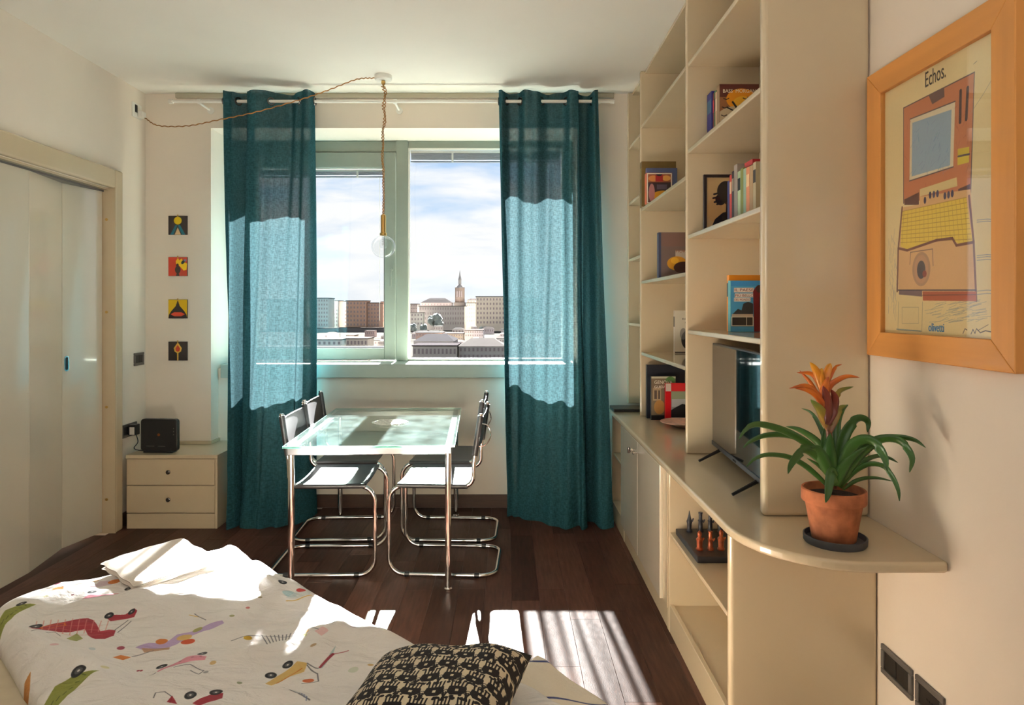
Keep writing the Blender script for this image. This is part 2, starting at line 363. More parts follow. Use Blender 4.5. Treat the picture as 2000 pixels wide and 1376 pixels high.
# ================================================================== the room
WF, WB = 4.80, 5.35                    # window wall: inner and outer face
XL, XR, ZC = -2.54, 1.20, 2.94
NX0, NX1 = -2.081, 0.50                # window niche
floor = struct('floor', MB().box(XL-.4, XR+.1, -2.4, 4.93, -.10, -.014), mat('floor_screed', S(60, 45, 38), .8))
pw = .135; cols = int((XR-XL)/pw)+1
for c in range(cols):
    x0 = XL+c*pw; x1 = min(x0+pw, XR)-.0007
    if x1-x0 < .02: continue
    y = 1.15-rnd.random()*.9
    while y < 4.92:
        y1 = y+rnd.choice((.75, .95, 1.2)); ya, yb = max(y, 1.1), min(y1, 4.91)
        if yb-ya > .04: part('plank', MB().box(x0, x1, ya, yb-.0007, -.014, 0), M_plank, floor, bev=.0007, segs=1)
        y = y1
struct('ceiling', MB().box(XL-.4, XR+.1, -2.4, WB, ZC, ZC+.12), M_ceil)
wb = MB().box(XL-.2, NX0, WF, WB, -.1, ZC).box(NX1, XR+.1, WF, WB, -.1, ZC).box(NX0, NX1, WF, WB, 2.70, ZC).box(NX0, NX1, 4.925, WB, -.1, 1.0)
struct('wall_back', wb, M_wall)
struct('wall_right', MB().box(XR, XR+.12, -2.4, WF, 0-.1, ZC), M_wall)
OY0, OY1, OZ = 1.0, 4.357, 2.20
wl = MB().box(XL-.2, XL, OY1, WF, -.1, ZC).box(XL-.2, XL, OY0, OY1, OZ, ZC).box(XL-.2, XL, -2.4, OY0, -.1, ZC)
struct('wall_left', wl, M_wall)
struct('wall_closet', MB().box(XL-.42, XL-.36, .8, 4.5, -.1, 2.4), M_wall)
struct('wall_rear', MB().box(XL-.2, XR+.1, -2.52, -2.4, -.1, ZC), M_wall)
struct('baseboard_back', MB().box(NX0, NX1, 4.911, 4.925, 0, .094), M_skirt, .003)
struct('baseboard_left', MB().box(XL, XL+.014, 4.44, WF, 0, .085), M_skirt, .003)
# thin cream upstand behind the drawer unit, running into the niche
struct('trim_1', MB().box(XL, NX0+.012, 4.782, 4.80, .4815, .503).box(NX0, NX0+.014, 4.80, 4.925, .4815, .503), M_cream, .003)
# moulding strip painted darker to stand in for the shadow gap at the ceiling
struct('trim_2', MB().box(-2.32, .75, 4.772, 4.80, 2.905, 2.94), mat('shadow_gap_tone', S(176, 168, 148), .8), .004)

# sill
sill = struct('trim_3', MB().box(NX0+.03, NX1-.02, 4.885, 5.20, .935, 1.035), M_sill, .006, label='pale window sill board with deep front edge')

# ---- windows: opening sash on the left, fixed pane on the right
WY = 5.17
win1 = sempty('window_1', (-1.4, WY, 1.04), 'opening window sash with grey green frame, left half of the window')
fr = MB().box(NX0, -1.974, WY, WY+.07, 1.035, 2.70).box(-.837, -.748, WY-.02, WY+.07, 1.035, 2.70).box(-1.974, -.837, WY, WY+.07, 2.615, 2.70)
part('frame', fr, M_sash, win1, bev=.005)
s_ = MB().box(-1.974, -1.888, WY-.025, WY+.045, 1.046, 2.608).box(-.923, -.840, WY-.025, WY+.045, 1.046, 2.608)
s_.box(-1.888, -.923, WY-.025, WY+.045, 1.046, 1.136).box(-1.888, -.923, WY-.025, WY+.045, 2.492, 2.608)
part('sash', s_, M_sash, win1, bev=.006)
part('pane', MB().box(-1.888, -.923, WY+.012, WY+.020, 1.136, 2.492), M_pane, win1)
part('gasket', MB().box(-1.888, -.923, WY-.004, WY+.008, 1.136, 1.146).box(-.932, -.923, WY-.004, WY+.008, 1.146, 2.49), M_darkgrey, win1, bev=.001)
h = MB().tube(arc_path([(-.865, WY-.03, 1.72), (-.865, WY-.075, 1.72), (-.865, WY-.075, 1.60)], .02), .009).box(-.879, -.851, WY-.034, WY-.024, 1.66, 1.76)
part('handle', h, M_sash, win1, smooth=True)
win2 = sempty('window_2', (-.16, WY, 1.04), 'large fixed window pane, right half of the window')
fr = MB().box(.424, NX1, WY, WY+.07, 1.035, 2.70).box(-.748, .424, WY, WY+.07, 2.645, 2.70).box(-.748, .424, WY, WY+.07, 1.035, 1.047)
part('frame', fr, M_sash, win2, bev=.004)
part('glazing_bead', MB().box(-.748, -.736, WY-.006, WY+.03, 1.047, 2.645).box(-.748, .424, WY-.006, WY+.03, 2.632, 2.645).box(.412, .424, WY-.006, WY+.03, 1.047, 2.632).box(-.736, .412, WY-.006, WY+.03, 1.047, 1.056), M_whitep, win2, bev=.002)
part('pane', MB().box(-.736, .412, WY+.012, WY+.020, 1.056, 2.632), M_pane, win2)
# rolled up slat blinds inside each window
M_slat = mat('grey_blind_slats', S(120, 128, 136), .5)
def blind(name, x0, x1, z1, n, label):
    b = thing(name, label, 'blind', ((x0+x1)/2, WY+.03, z1), 0)
    part('head_rail', MB().box(x0, x1, WY+.024, WY+.052, z1-.016, z1), M_whitep, b, bev=.002)
    for i in range(n):
        part('slat', MB().box(x0+.004, x1-.004, WY+.026, WY+.050, z1-.020-i*.0062, z1-.0165-i*.0062), M_slat, b)
    part('bottom_rail', MB().box(x0+.002, x1-.002, WY+.024, WY+.052, z1-.030-n*.0062, z1-.021-n*.0062), M_slat, b, bev=.002)
    for f in (.28, .78):
        xx = x0+(x1-x0)*f; part('clip', MB().box(xx-.007, xx+.007, WY+.0215, WY+.024, z1-.03-n*.0062, z1-.012), M_whitep, b)
    part('cord', MB().tube([(x1-.045, WY+.035, z1-.03), (x1-.045, WY+.035, z1-1.15 if x1 < 0 else z1-.5)], .0016, 6), M_whitep, b)
    return b
blind('venetian_blind', -1.886, -.925, 2.490, 5, 'raised grey slat blind behind the opening sash, left half of the window')
blind('venetian_blind', -.734, .410, 2.630, 9, 'raised grey slat blind behind the large fixed pane')

# ---- folding door on the left wall
door = sempty('door_1', (XL, 2.9, 0), 'glossy ivory folding closet door with cream surround')
part('casing', MB().box(XL, XL+.045, OY1, 4.44, 0, 2.32).box(XL, XL+.045, OY0-.1, OY1, OZ, 2.32), M_cream, door, bev=.012, segs=3)
jb = part('jamb', MB().box(XL-.2, XL+.043, OY1-.004, OY1+.004, 0, OZ).box(XL-.2, XL-.001, OY0, OY1, OZ-.012, OZ), M_cream, door)
for zz in (2.0, 1.41, .805, .216):
    part('screw', MB().lathe([(.0, -.003), (.009, -.003), (.009, 0)], (XL-.012, OY1-.004, zz), 14, 'y'), M_brass, door, smooth=True)
track = part('track', MB().box(XL-.12, XL-.03, OY0, OY1-.004, OZ-.024, OZ-.012), M_darkgrey, door)
hinge = [(-2.572, 4.34), (-2.636, 4.045), (-2.572, 3.675), (-2.574, 3.31), (-2.60, 2.95), (-2.572, 2.59), (-2.60, 2.23), (-2.572, 1.87), (-2.60, 1.5), (-2.572, 1.1)]
for (xa, ya), (xb, yb) in zip(hinge[:-1], hinge[1:]):
    d = Vector((xb-xa, yb-ya)); n_ = Vector((d.y, -d.x)).normalized()*.03
    if n_.x > 0: n_ = -n_
    d = d.normalized()*.0012
    pts = [(xa+d.x, ya+d.y), (xb-d.x, yb-d.y), (xb-d.x+n_.x, yb-d.y+n_.y), (xa+d.x+n_.x, ya+d.y+n_.y)]
    lf = part('door_leaf', MB().prism(pts, .012, 2.186), M_creamdoor, door, bev=.002)
    if abs(ya-4.34) < .01:
        c0 = Vector((-2.6295, 4.075, 1.105)); dd = Vector((xa-xb, ya-yb, 0)).normalized(); nn_ = Vector((dd.y, -dd.x, 0))
        def oval(rw, rh, o1, o2):
            m = MB(); N = 24; a = []
            for o_ in (o1, o2):
                for i in range(N):
                    t = 2*math.pi*i/N; cx = math.cos(t)*rw; cz = math.sin(t)*rw+(rh-rw)*(1 if math.sin(t) > 0 else -1)
                    a.append(tuple(c0+dd*cx+Vector((0, 0, cz))+nn_*o_))
            m.add(a, [tuple(range(N))[::-1], tuple(range(N, 2*N))]+[(i, (i+1) % N, N+(i+1) % N, N+i) for i in range(N)]); return m
        part('pull_plate', oval(.017, .046, -.002, .003), M_chrome, lf, smooth=True)
        part('pull_slot', oval(.010, .038, .001, .0036), M_blackp, lf, smooth=True)

# ---- wall plates
def plate(name, label, cat, c, wy, hz, side, inner=M_blackp, frame=M_darkgrey, kind='switch'):
    o = thing(name, label, cat, c)
    sgn = 1 if side == 'L' else -1; x = c[0]
    xs = lambda a, b: (x+sgn*a, x+sgn*b) if sgn > 0 else (x-b, x-a)
    f = MB(); x0, x1 = xs(0, .009); y0, y1, z0, z1 = c[1]-wy/2, c[1]+wy/2, c[2]-hz/2, c[2]+hz/2; t = .017
    f.box(x0, x1, y0, y1, z0, z0+t).box(x0, x1, y0, y1, z1-t, z1).box(x0, x1, y0, y0+t, z0+t, z1-t).box(x0, x1, y1-t, y1, z0+t, z1-t)
    part('cover_frame', f, frame, o, bev=.003)
    x0, x1 = xs(0, .006); ym = (y0+y1)/2
    if kind == 'switch':
        part('rocker', MB().box(x0, x1, y0+t+.001, ym-.001, z0+t+.001, z1-t-.001), inner, o, bev=.002)
        part('rocker', MB().box(x0, x1, ym+.001, y1-t-.001, z0+t+.001, z1-t-.001), inner, o, bev=.002)
    else:
        part('insert', MB().box(x0, x1, y0+t+.001, y1-t-.001, z0+t+.001, z1-t-.001), inner, o, bev=.002)
        for k_ in (-.012, 0, .012):
            part('pin_hole', MB().lathe([(0, 0), (.0035, 0), (.0035, .0015)], (x1 if sgn > 0 else x0-.0015, ym+k_, c[2]), 10, 'x'), M_blackp, o)
    return o
plate('light_switch', 'dark grey light switch on the left wall beside the folding door', 'switch', (XL, 4.705, 1.085), .125, .088, 'L')
plate('wall_socket', 'dark grey wall socket low on the left wall beside the router', 'socket', (XL, 4.585, .618), .18, .088, 'L', kind='socket')
plate('light_switch', 'dark grey switch plate low on the right wall under the shelf end, nearer the cabinet', 'switch', (XR, 2.095, .325), .165, .092, 'R')
plate('wall_socket', 'dark grey plate low on the right wall, half cut by the bottom right corner', 'socket', (XR, 1.93, .325), .13, .092, 'R', kind='socket')
bx = thing('wall_outlet', 'small white cord outlet high on the left wall near the corner', 'outlet', (XL, 4.675, 2.785))
part('backplate', MB().box(XL, XL+.008, 4.62, 4.735, 2.735, 2.835), M_whitep, bx, bev=.003)
part('dark_slot', MB().box(XL+.008, XL+.0105, 4.648, 4.676, 2.772, 2.822), M_blackp, bx)
part('plug', MB().box(XL+.008, XL+.045, 4.68, 4.725, 2.742, 2.785), M_whitep, bx, bev=.005)

# ================================================================== cabinets and bookcase (right)
XF, XE, ZT = .72, .695, .75            # cabinet front, worktop edge, worktop height
curve = [(.695, 4.70), (.695, 2.17)]
for i in range(1, 15):
    a = math.pi/2*i/14; curve.append((.695+.30*(1-math.cos(a)), 2.17-.325*math.sin(a)))
poly = curve+[(1.19, 1.845), (XR-.001, 1.856), (XR-.001, 4.70)]
wt = thing('worktop', 'long cream worktop with rounded near corner running along the right wall', 'worktop', (1.0, 3.2, ZT-.03))
part('top_board', MB().prism(poly, ZT-.03, ZT), M_cream, wt, bev=.009, segs=4)
zb = ZT-.031
def cab_box(t, y0, y1, zlo=.12, back=True, parts_='both', ends=(True, True)):
    if ends[0]: part('side_panel', MB().box(XF, XR-.002, y0, y0+.02, 0, zb), M_cream, t, bev=.003)
    if ends[1]: part('side_panel', MB().box(XF, XR-.002, y1-.02, y1, 0, zb), M_cream, t, bev=.003)
    part('bottom_panel', MB().box(XF+.001, XR-.004, y0+.0205, y1-.0205, zlo-.018, zlo), M_cream, t)
    part('back_panel', MB().box(XR-.012, XR-.003, y0+.0205, y1-.0205, zlo, zb), M_cream, t)
    part('plinth', MB().box(XF+.002, XF+.02, y0+.0205, y1-.0205, 0, zlo-.0185), M_cream, t, bev=.002)
# near open unit
t = thing('open_shelf_cabinet', 'open cream base cabinet with one shelf at the near end under the worktop', 'cabinet', (.95, 2.63, 0))
part('end_panel', MB().box(XF, XR-.002, 2.205, 2.24, 0, zb), M_cream, t, bev=.014, segs=5)
part('side_panel', MB().box(XF, XR-.002, 3.027, 3.047, 0, zb), M_cream, t, bev=.003)
part('shelf', MB().box(XF+.002, XR-.014, 2.2405, 3.0265, .425, .443), M_cream, t, bev=.003)
part('bottom_panel', MB().box(XF+.022, XR-.014, 2.2405, 3.0265, .10, .118), M_cream, t)
part('plinth', MB().box(XF+.002, XF+.02, 2.2405, 3.0265, 0, .124), M_cream, t, bev=.002)
part('back_panel', MB().box(XR-.012, XR-.003, 2.2405, 3.0265, .12, zb), M_cream, t)
# closed two-door unit
t = thing('two_door_cabinet', 'glossy cream base cabinet with two doors and small chrome knobs under the worktop', 'cabinet', (.95, 3.6, 0))
cab_box(t, 3.048, 4.21)
part('filler_strip', MB().box(XF-.004, XF-.0005, 3.049, 3.132, .10, zb-.002), M_cream, t, bev=.001)
for y0, y1, hy in ((3.136, 3.671, 3.64), (3.675, 4.208, 3.71)):
    dr = part('door', MB().box(XF-.018, XF-.0005, y0, y1, .104, zb-.003), M_creamdoor, t, bev=.003)
    kb = MB().lathe([(.004, 0), (.004, -.018), (.011, -.022), (.011, -.030), (0, -.034)], (XF-.018, hy, .665), 16, 'x')
    part('knob', kb, M_chrome, dr, smooth=True)
part('key', MB().tube([(XF-.018, 3.735, .66), (XF-.05, 3.735, .66)], .003, 6).box(XF-.06, XF-.046, 3.733, 3.737, .645, .675), M_steel, t, smooth=True)
# far open niche unit
t = thing('narrow_open_cabinet', 'narrow open cream cabinet with a shelf at the far end beside the curtain', 'cabinet', (.95, 4.43, 0))
cab_box(t, 4.211, 4.69)
part('shelf', MB().box(XF+.01, XR-.014, 4.232, 4.669, .43, .448), M_cream, t, bev=.003)
o = part('fabric_basket', MB().lathe([(.08, 0), (.13, .02), (.155, .10), (.15, .22), (.14, .225), (.145, .10), (.12, .03), (0, .025)], (.93, 4.45, .1215), 28), M_pink, None, smooth=True, at_=(.93, 4.45, .1215))
tag(o, 'round pale pink fabric basket inside the narrow open cabinet', 'basket')
# black flat thing at the worktop's far end
lp = thing('laptop', 'closed slim black laptop lying at the far end of the worktop', 'laptop', (.93, 4.60, ZT))
part('base_shell', MB().box(.705, 1.02, 4.50, 4.69, ZT+.0005, ZT+.011), M_blackp, lp, bev=.002)
part('lid', MB().box(.705, 1.02, 4.50, 4.69, ZT+.012, ZT+.019), M_blackp, lp, bev=.002)

# bookcase sections standing on the worktop
XS = .845
def rounded_panel(name, y0, y1, z0, z1, t, r=.012):
    return part(name, MB().box(XS, XR-.002, y0, y1, z0, z1), M_cream, t, bev=r, segs=5)
b1 = thing('bookcase', 'tall cream bookcase section nearest the camera, standing on the worktop', 'bookcase', (1.02, 2.75, ZT))
rounded_panel('side_panel', 2.25, 2.29, ZT, ZC-.003, b1, .016)
rounded_panel('side_panel', 3.215, 3.24, ZT, ZC-.003, b1, .009)
b2 = thing('bookcase', 'middle cream bookcase section standing on the worktop', 'bookcase', (1.02, 3.8, ZT))
rounded_panel('side_panel', 4.325, 4.35, ZT, ZC-.003, b2, .009)
b3 = thing('bookcase', 'narrow far cream bookcase section against the window wall', 'bookcase', (1.02, 4.57, ZT))
rounded_panel('side_panel', 4.765, 4.795, ZT+.02, ZC-.003, b3, .006)
for b_, y0, y1, zs in ((b1, 2.2905, 3.2145, (2.570, 2.163, 1.761, 1.315)), (b2, 3.2405, 4.3245, (2.573, 2.048, 1.588, 1.138)), (b3, 4.3505, 4.7645, (2.537, 2.149, 1.757, 1.315))):
    for z in zs:
        part('shelf', MB().box(XS+.006, XR-.014, y0, y1, z, z+.020), M_cream, b_, bev=.004)
    part('back_panel', MB().box(XR-.012, XR-.003, y0, y1, ZT+.001, ZC-.01), M_cream, b_)
    part('top_rail', MB().box(XS+.03, XR-.014, y0, y1, ZC-.022, ZC-.004), M_darkgrey if False else M_cream, b_)

# ---- drawer unit left
ns = thing('drawer_unit', 'low cream two drawer unit in the left corner under the small tiles', 'drawers', (-2.2, 4.6, 0))
NXa, NXb, NY = -2.476, -1.885, 4.443
part('carcass', MB().box(NXa, NXb-.018, NY+.02, 4.781, .0, .455), M_cream, ns)
part('side_panel', MB().box(NXb-.017, NXb, NY, 4.781, 0, .456).box(NXb-.017, NXb, 4.781, 4.905, 0, .456), M_cream, ns, bev=.003)
part('top_board', MB().prism([(NXa-.002, NY-.006), (NXb+.004, NY-.006), (NXb+.004, 4.922), (NX0+.002, 4.922), (NX0+.002, 4.797), (NXa-.002, 4.797)], .457, .481), M_cream, ns, bev=.003)
part('plinth', MB().box(NXa, NXb-.018, NY+.003, NY+.019, 0, .098), M_cream, ns, bev=.002)
for z0, z1 in ((.103, .279), (.284, .454)):
    dr = part('drawer', MB().box(NXa, NXb-.0185, NY, NY+.019, z0, z1), M_cream, ns, bev=.003)
    zc = (z0+z1)/2+.003
    part('knob', MB().lathe([(.005, 0), (.005, -.012), (.014, -.016), (.014, -.022), (.008, -.025), (.007, -.0235), (0, -.0235)], (-2.196, NY, zc), 18, 'y'), M_steel, dr, smooth=True)
# router
rt = thing('router', 'black upright wifi router on the low drawer unit', 'router', (-2.30, 4.53, .481), math.radians(-4))
def rbox(x0, x1, z0, z1, y0, y1, r=.022, n=5):
    pts = []
    for cx, cz, a0 in ((x1-r, z1-r, 0), (x0+r, z1-r, 90), (x0+r, z0+r, 180), (x1-r, z0+r, 270)):
        for i in range(n+1):
            a = math.radians(a0+90*i/n); pts.append((cx+r*math.cos(a), cz+r*math.sin(a)))
    m = MB(); N = len(pts); m.add([(x, y0, z) for x, z in pts]+[(x, y1, z) for x, z in pts], [tuple(range(N)), tuple(range(N, 2*N))[::-1]]+[(i, N+i, N+(i+1) % N, (i+1) % N) for i in range(N)]); return m
part('case', rbox(-.125, .125, .008, .222, -.018, .018), M_blackp, rt, bev=.004, smooth=True, local=True)
part('foot', MB().box(-.10, .10, -.032, .032, 0, .012), M_blackp, rt, bev=.004, local=True)
part('status_light', MB().lathe([(0, -.0195), (.009, -.0195), (.009, -.017)], (0, 0, .118), 16, 'y'), mat('amber_logo', S(150, 80, 30), .4), rt, local=True)
for zz in (.16, .14, .12):
    part('button', MB().lathe([(0, -.0192), (.004, -.0192), (.004, -.017)], (.102, 0, zz), 10, 'y'), M_darkgrey, rt, local=True)
part('printed_line', MB().box(-.085, -.03, -.0190, -.017, .040, .044).box(-.005, .045, -.0190, -.017, .040, .044), M_darkgrey, rt, local=True)
pl = thing('power_adapter', 'black plug adapter with white side in the low socket beside the router', 'plug', (XL+.006, 4.60, .62))
part('body', MB().box(XL+.0075, XL+.06, 4.56, 4.615, .585, .655), M_blackp, pl, bev=.004)
part('side_label', MB().box(XL+.02, XL+.052, 4.5585, 4.5600, .59, .64), M_whitep, pl)
part('cable', MB().tube(catmull([(XL+.05, 4.585, .588), (XL+.07, 4.57, .54), (XL+.05, 4.56, .50), (XL+.10, 4.55, .487), (-2.40, 4.56, .487)], 24), .003, 6), M_blackp, pl, smooth=True)

# ---- four small tiles
def tile(label, zc, cv, hookc=True):
    t_ = thing('wall_tile', label, 'tile', (-2.31, WF-.008, zc)); s2 = .0665
    part('tile_body', MB().box(-2.31-s2, -2.31+s2, WF-.008, WF, zc-s2, zc+s2), M_blackp, t_, bev=.001)
    q = MB().quad((-2.31-s2+.001, WF-.0086, zc-s2+.001), (-2.31+s2-.001, WF-.0086, zc-s2+.001), (-2.31+s2-.001, WF-.0086, zc+s2-.001), (-2.31-s2+.001, WF-.0086, zc+s2-.001))
    part('picture', q, img_mat('tile_print', cv, .3, .3), t_)
    part('hook', MB().box(-2.31-.004, -2.31+.004, WF-.0115, WF-.008, zc+s2-.006, zc+s2+.008), M_brass, t_)
BK = C(40, 30, 32)
c = Cv(128, 128, BK); c.poly([(12, 128), (48, 62), (62, 62), (34, 128)], C(10, 110, 130)); c.poly([(116, 128), (80, 62), (64, 62), (92, 128)], C(10, 110, 130))
c.poly([(42, 128), (64, 78), (86, 128)], C(232, 200, 150)); c.ell(64, 32, 27, 27, C(232, 200, 20)); tile('black tile with yellow ball over blue wedges, topmost of the four small tiles', 2.016, c)
c = Cv(128, 128, C(206, 66, 44)); c.poly([(50, 28), (66, 4), (74, 22), (92, 8), (100, 30), (128, 44), (124, 86), (104, 92), (76, 60), (52, 48)], C(244, 204, 20)); c.ell(100, 34, 10, 16, C(20, 60, 60), 1, .7); c.ell(114, 22, 9, 8, C(120, 130, 170))
c.ell(64, 86, 19, 26, C(48, 30, 26)); c.ell(62, 56, 9, 12, C(48, 30, 26)); c.poly([(58, 104), (70, 104), (76, 128), (52, 128)], C(48, 30, 26)); tile('red tile with yellow crown shape over a dark vase, second from the top', 1.727, c)
c = Cv(128, 128, C(228, 186, 22)); c.poly([(0, 128), (4, 104), (20, 78), (50, 44), (62, 8), (66, 8), (78, 44), (108, 78), (124, 104), (128, 128)], BK); c.poly([(14, 100), (40, 86), (88, 86), (114, 100), (88, 114), (40, 114)], C(226, 76, 48)); tile('yellow tile with black drop and red lens shape, third from the top', 1.429, c)
c = Cv(128, 128, BK); c.line([(64, 128), (64, 78)], 9, C(236, 190, 80)); c.poly([(64, 4), (92, 44), (86, 68), (64, 80), (42, 68), (36, 44)], C(240, 190, 80)); c.poly([(64, 22), (80, 48), (76, 62), (64, 70), (52, 62), (48, 48)], C(196, 50, 30)); tile('black tile with red and yellow flame on a stem, lowest of the four', 1.134, c)
# ================================================================== curtains
ROD_Y, ROD_Z = 4.62, 2.833
rod = thing('curtain_rod', 'thin white curtain rod running across the top of the window wall', 'curtain rod', (-.8, ROD_Y, ROD_Z))
part('rod', MB().tube([(-2.26, ROD_Y, ROD_Z), (.70, ROD_Y, ROD_Z)], .011, 14), M_whitep, rod, smooth=True)
part('end_cap', MB().lathe([(0, 0), (.015, .003), (.015, .03), (0, .034)], (-2.29, ROD_Y, ROD_Z), 16, 'x'), M_whitep, rod, smooth=True)
part('end_cap', MB().lathe([(0, 0), (.015, .003), (.015, .03), (0, .034)], (.696, ROD_Y, ROD_Z), 16, 'x'), M_whitep, rod, smooth=True)
for bx_ in (-2.08, -.755, .62):
    part('bracket', MB().tube([(bx_, 4.772, ROD_Z-.012), (bx_, ROD_Y, ROD_Z-.012)], .008, 10).lathe([(0, 0), (.024, 0), (.024, -.008), (0, -.008)], (bx_, 4.80, ROD_Z-.012), 18, 'y').lathe([(.016, -.012), (.016, .012)], (bx_, ROD_Y, ROD_Z), 18, 'x'), M_whitep, rod, smooth=True)
def curtain(name, label, top, bot, ztop, zbot, seed, expo=1.2):
    n = 150; m = 64; T = catmull([(x, y, 0) for x, y in top], n); B = catmull([(x, y, 0) for x, y in bot], n); r = random.Random(seed)
    ph = [(r.uniform(5, 14), r.uniform(0, 6), r.uniform(.5, 3)) for _ in range(4)]+[(r.uniform(16, 30), r.uniform(0, 6), r.uniform(.5, 2)) for _ in range(3)]
    s_arc = [0]
    for i in range(1, n): s_arc.append(s_arc[-1]+(B[i]-B[i-1]).length)
    def zb_(i): return zbot(i/(n-1)) if callable(zbot) else zbot
    def P(u, v):
        i = int(round(u*(n-1))); k_ = v**expo; p = T[i]*(1-k_)+B[i]*k_
        zt = ztop+.006*math.sin(u*26); z = zt+(zb_(i)-zt)*v
        amp = .006+.008*v; dy = sum(math.sin(a*u*3+b+c_*v*4) for a, b, c_ in ph)*amp*.6
        if v > .86: dy += .012*math.sin(u*60+v*30)*(v-.86)/.14
        return (p.x+dy*.35, p.y+dy, z)
    m_ = MB().grid(P, n, m, lambda a, b: (s_arc[int(round(a*(n-1)))], 2.85*(1-b)))
    o = part(name, m_, M_curtain, None, smooth='all', at_=(sum(p.x for p in B)/n, sum(p.y for p in B)/n, 0))
    return tag(o, label, 'curtain'), T
Lt = [(-1.885, 4.70), (-1.912, 4.60), (-1.85, 4.585), (-1.78, 4.66), (-1.715, 4.665), (-1.745, 4.585), (-1.66, 4.57), (-1.58, 4.63), (-1.47, 4.66), (-1.39, 4.60), (-1.325, 4.575), (-1.30, 4.63), (-1.35, 4.69)]
Lb = [(-1.79, 4.72), (-1.80, 4.48), (-1.775, 4.455), (-1.74, 4.60), (-1.70, 4.60), (-1.745, 4.46), (-1.65, 4.44), (-1.56, 4.455), (-1.46, 4.47), (-1.38, 4.54), (-1.33, 4.68), (-1.35, 4.82), (-1.40, 4.89)]
cl, TL = curtain('curtain', 'semi sheer teal linen curtain left of the window', Lt, Lb, 2.895, .004, 3)
Rt = [(-.035, 4.70), (-.055, 4.60), (-.035, 4.565), (.015, 4.645), (.07, 4.64), (.13, 4.575), (.20, 4.585), (.28, 4.66), (.37, 4.65), (.43, 4.58), (.475, 4.565), (.475, 4.63), (.50, 4.69), (.55, 4.69), (.585, 4.59), (.61, 4.575)]
Rb = [(.05, 4.84), (.015, 4.75), (.02, 4.69), (.06, 4.70), (.10, 4.66), (.17, 4.60), (.24, 4.53), (.32, 4.47), (.41, 4.45), (.48, 4.45), (.525, 4.455), (.50, 4.53), (.53, 4.62), (.58, 4.55), (.62, 4.42), (.70, 4.46)]
cr_, TR = curtain('curtain', 'semi sheer teal linen curtain right of the window', Rt, Rb, 2.895, .004, 5)
def grommets(c_, T, col=M_steel):
    prev = None
    for a, b in zip(T[:-1], T[1:]):
        if (a.y-ROD_Y)*(b.y-ROD_Y) < 0:
            f = (ROD_Y-a.y)/(b.y-a.y); p = a.lerp(b, f); d = (b-a).normalized(); nrm = Vector((d.y, -d.x, 0)); up = Vector((0, 0, 1)); m_ = MB(); vs = []; N = 22
            for (r_, o_) in ((.019, -.003), (.027, -.004), (.029, 0), (.027, .004), (.019, .003)):
                for i in range(N):
                    t = 2*math.pi*i/N; q = Vector((p.x, p.y, ROD_Z))+d*(r_*math.cos(t))+up*(r_*math.sin(t))+nrm*o_; vs.append(tuple(q))
            fs = [(j*N+i, j*N+(i+1) % N, ((j+1) % 5)*N+(i+1) % N, ((j+1) % 5)*N+i) for j in range(5) for i in range(N)]
            m_.add(vs, fs); part('grommet', m_, col, c_, smooth=True)
grommets(cl, TL); grommets(cr_, TR)

# ================================================================== pendant lamp and its cord
lx, ly = -.80, 4.42
lamp = thing('pendant_lamp', 'clear globe bulb pendant on a twisted brown cord over the table', 'lamp', (lx, ly, ZC))
part('ceiling_rose', MB().lathe([(0, 0), (.056, 0), (.056, -.026), (.050, -.031), (0, -.031)], (lx, ly, ZC), 32), M_whitep, lamp, smooth=True)
part('cord_grip', MB().lathe([(.006, -.031), (.013, -.036), (.014, -.05), (.006, -.062), (.004, -.075)], (lx, ly, ZC), 16), M_brass, lamp, smooth=True)
z0, z1 = ZC-.07, 2.035
for q in (0, 1):
    pts = []
    for i in range(240):
        t = i/239; z = z0+(z1-z0)*t; a = t*2*math.pi*20+q*math.pi; wob = .010*math.sin(t*9)*(1-t)+.006*math.sin(t*31)*(1-t)
        rr = .0048+(.008*(1-t)**2)*(math.sin(t*50+q) > .2)
        pts.append((lx+wob+rr*math.cos(a), ly+rr*math.sin(a), z))
    part('cord_strand', MB().tube(pts, .0032, 6), M_cord, lamp, smooth=True)
part('socket', MB().lathe([(.006, 2.045), (.017, 2.035), (.017, 1.925), (.022, 1.92), (.022, 1.905), (0, 1.905)], (lx, ly, 0), 24), M_brass, lamp, smooth=True)
R_ = .078; zc = 1.833; pr = []
for i in range(19):
    a = math.radians(72-i*9.0*0.93); pr.append((R_*math.cos(a), zc+R_*.93*math.sin(a)))
pr = [(.020, 1.905)]+[p for p in pr if p[1] < 1.905]+[(0, pr[-1][1]-.001)]
part('globe', MB().lathe(pr, (lx, ly, 0), 40), M_bulb, lamp, smooth='all')
part('inner_bulb', MB().lathe([(.012, 1.905), (.014, 1.885), (.024, 1.865), (.027, 1.845), (.02, 1.825), (0, 1.817)], (lx, ly, 0), 24), M_bulb, lamp, smooth='all')
part('filament', MB().tube([(lx+.009*math.cos(i*.9), ly+.009*math.sin(i*.9), 1.895-i*.0016) for i in range(34)], .0009, 5), M_steel, lamp)
cordp = catmull([(lx-.055, ly, ZC-.016), (-.98, 4.45, 2.925), (-1.15, 4.40, 2.84), (-1.33, 4.34, 2.755), (-1.60, 4.34, 2.68), (-1.85, 4.36, 2.635), (-2.10, 4.48, 2.63), (-2.35, 4.60, 2.665), (XL+.045, 4.705, 2.745)], 200)
cordp = [p+Vector((0, .0022*math.cos(i*1.1), .0022*math.sin(i*1.1))) for i, p in enumerate(cordp)]
part('supply_cord', MB().tube(cordp, .0036, 6), M_cord, lamp, smooth=True)

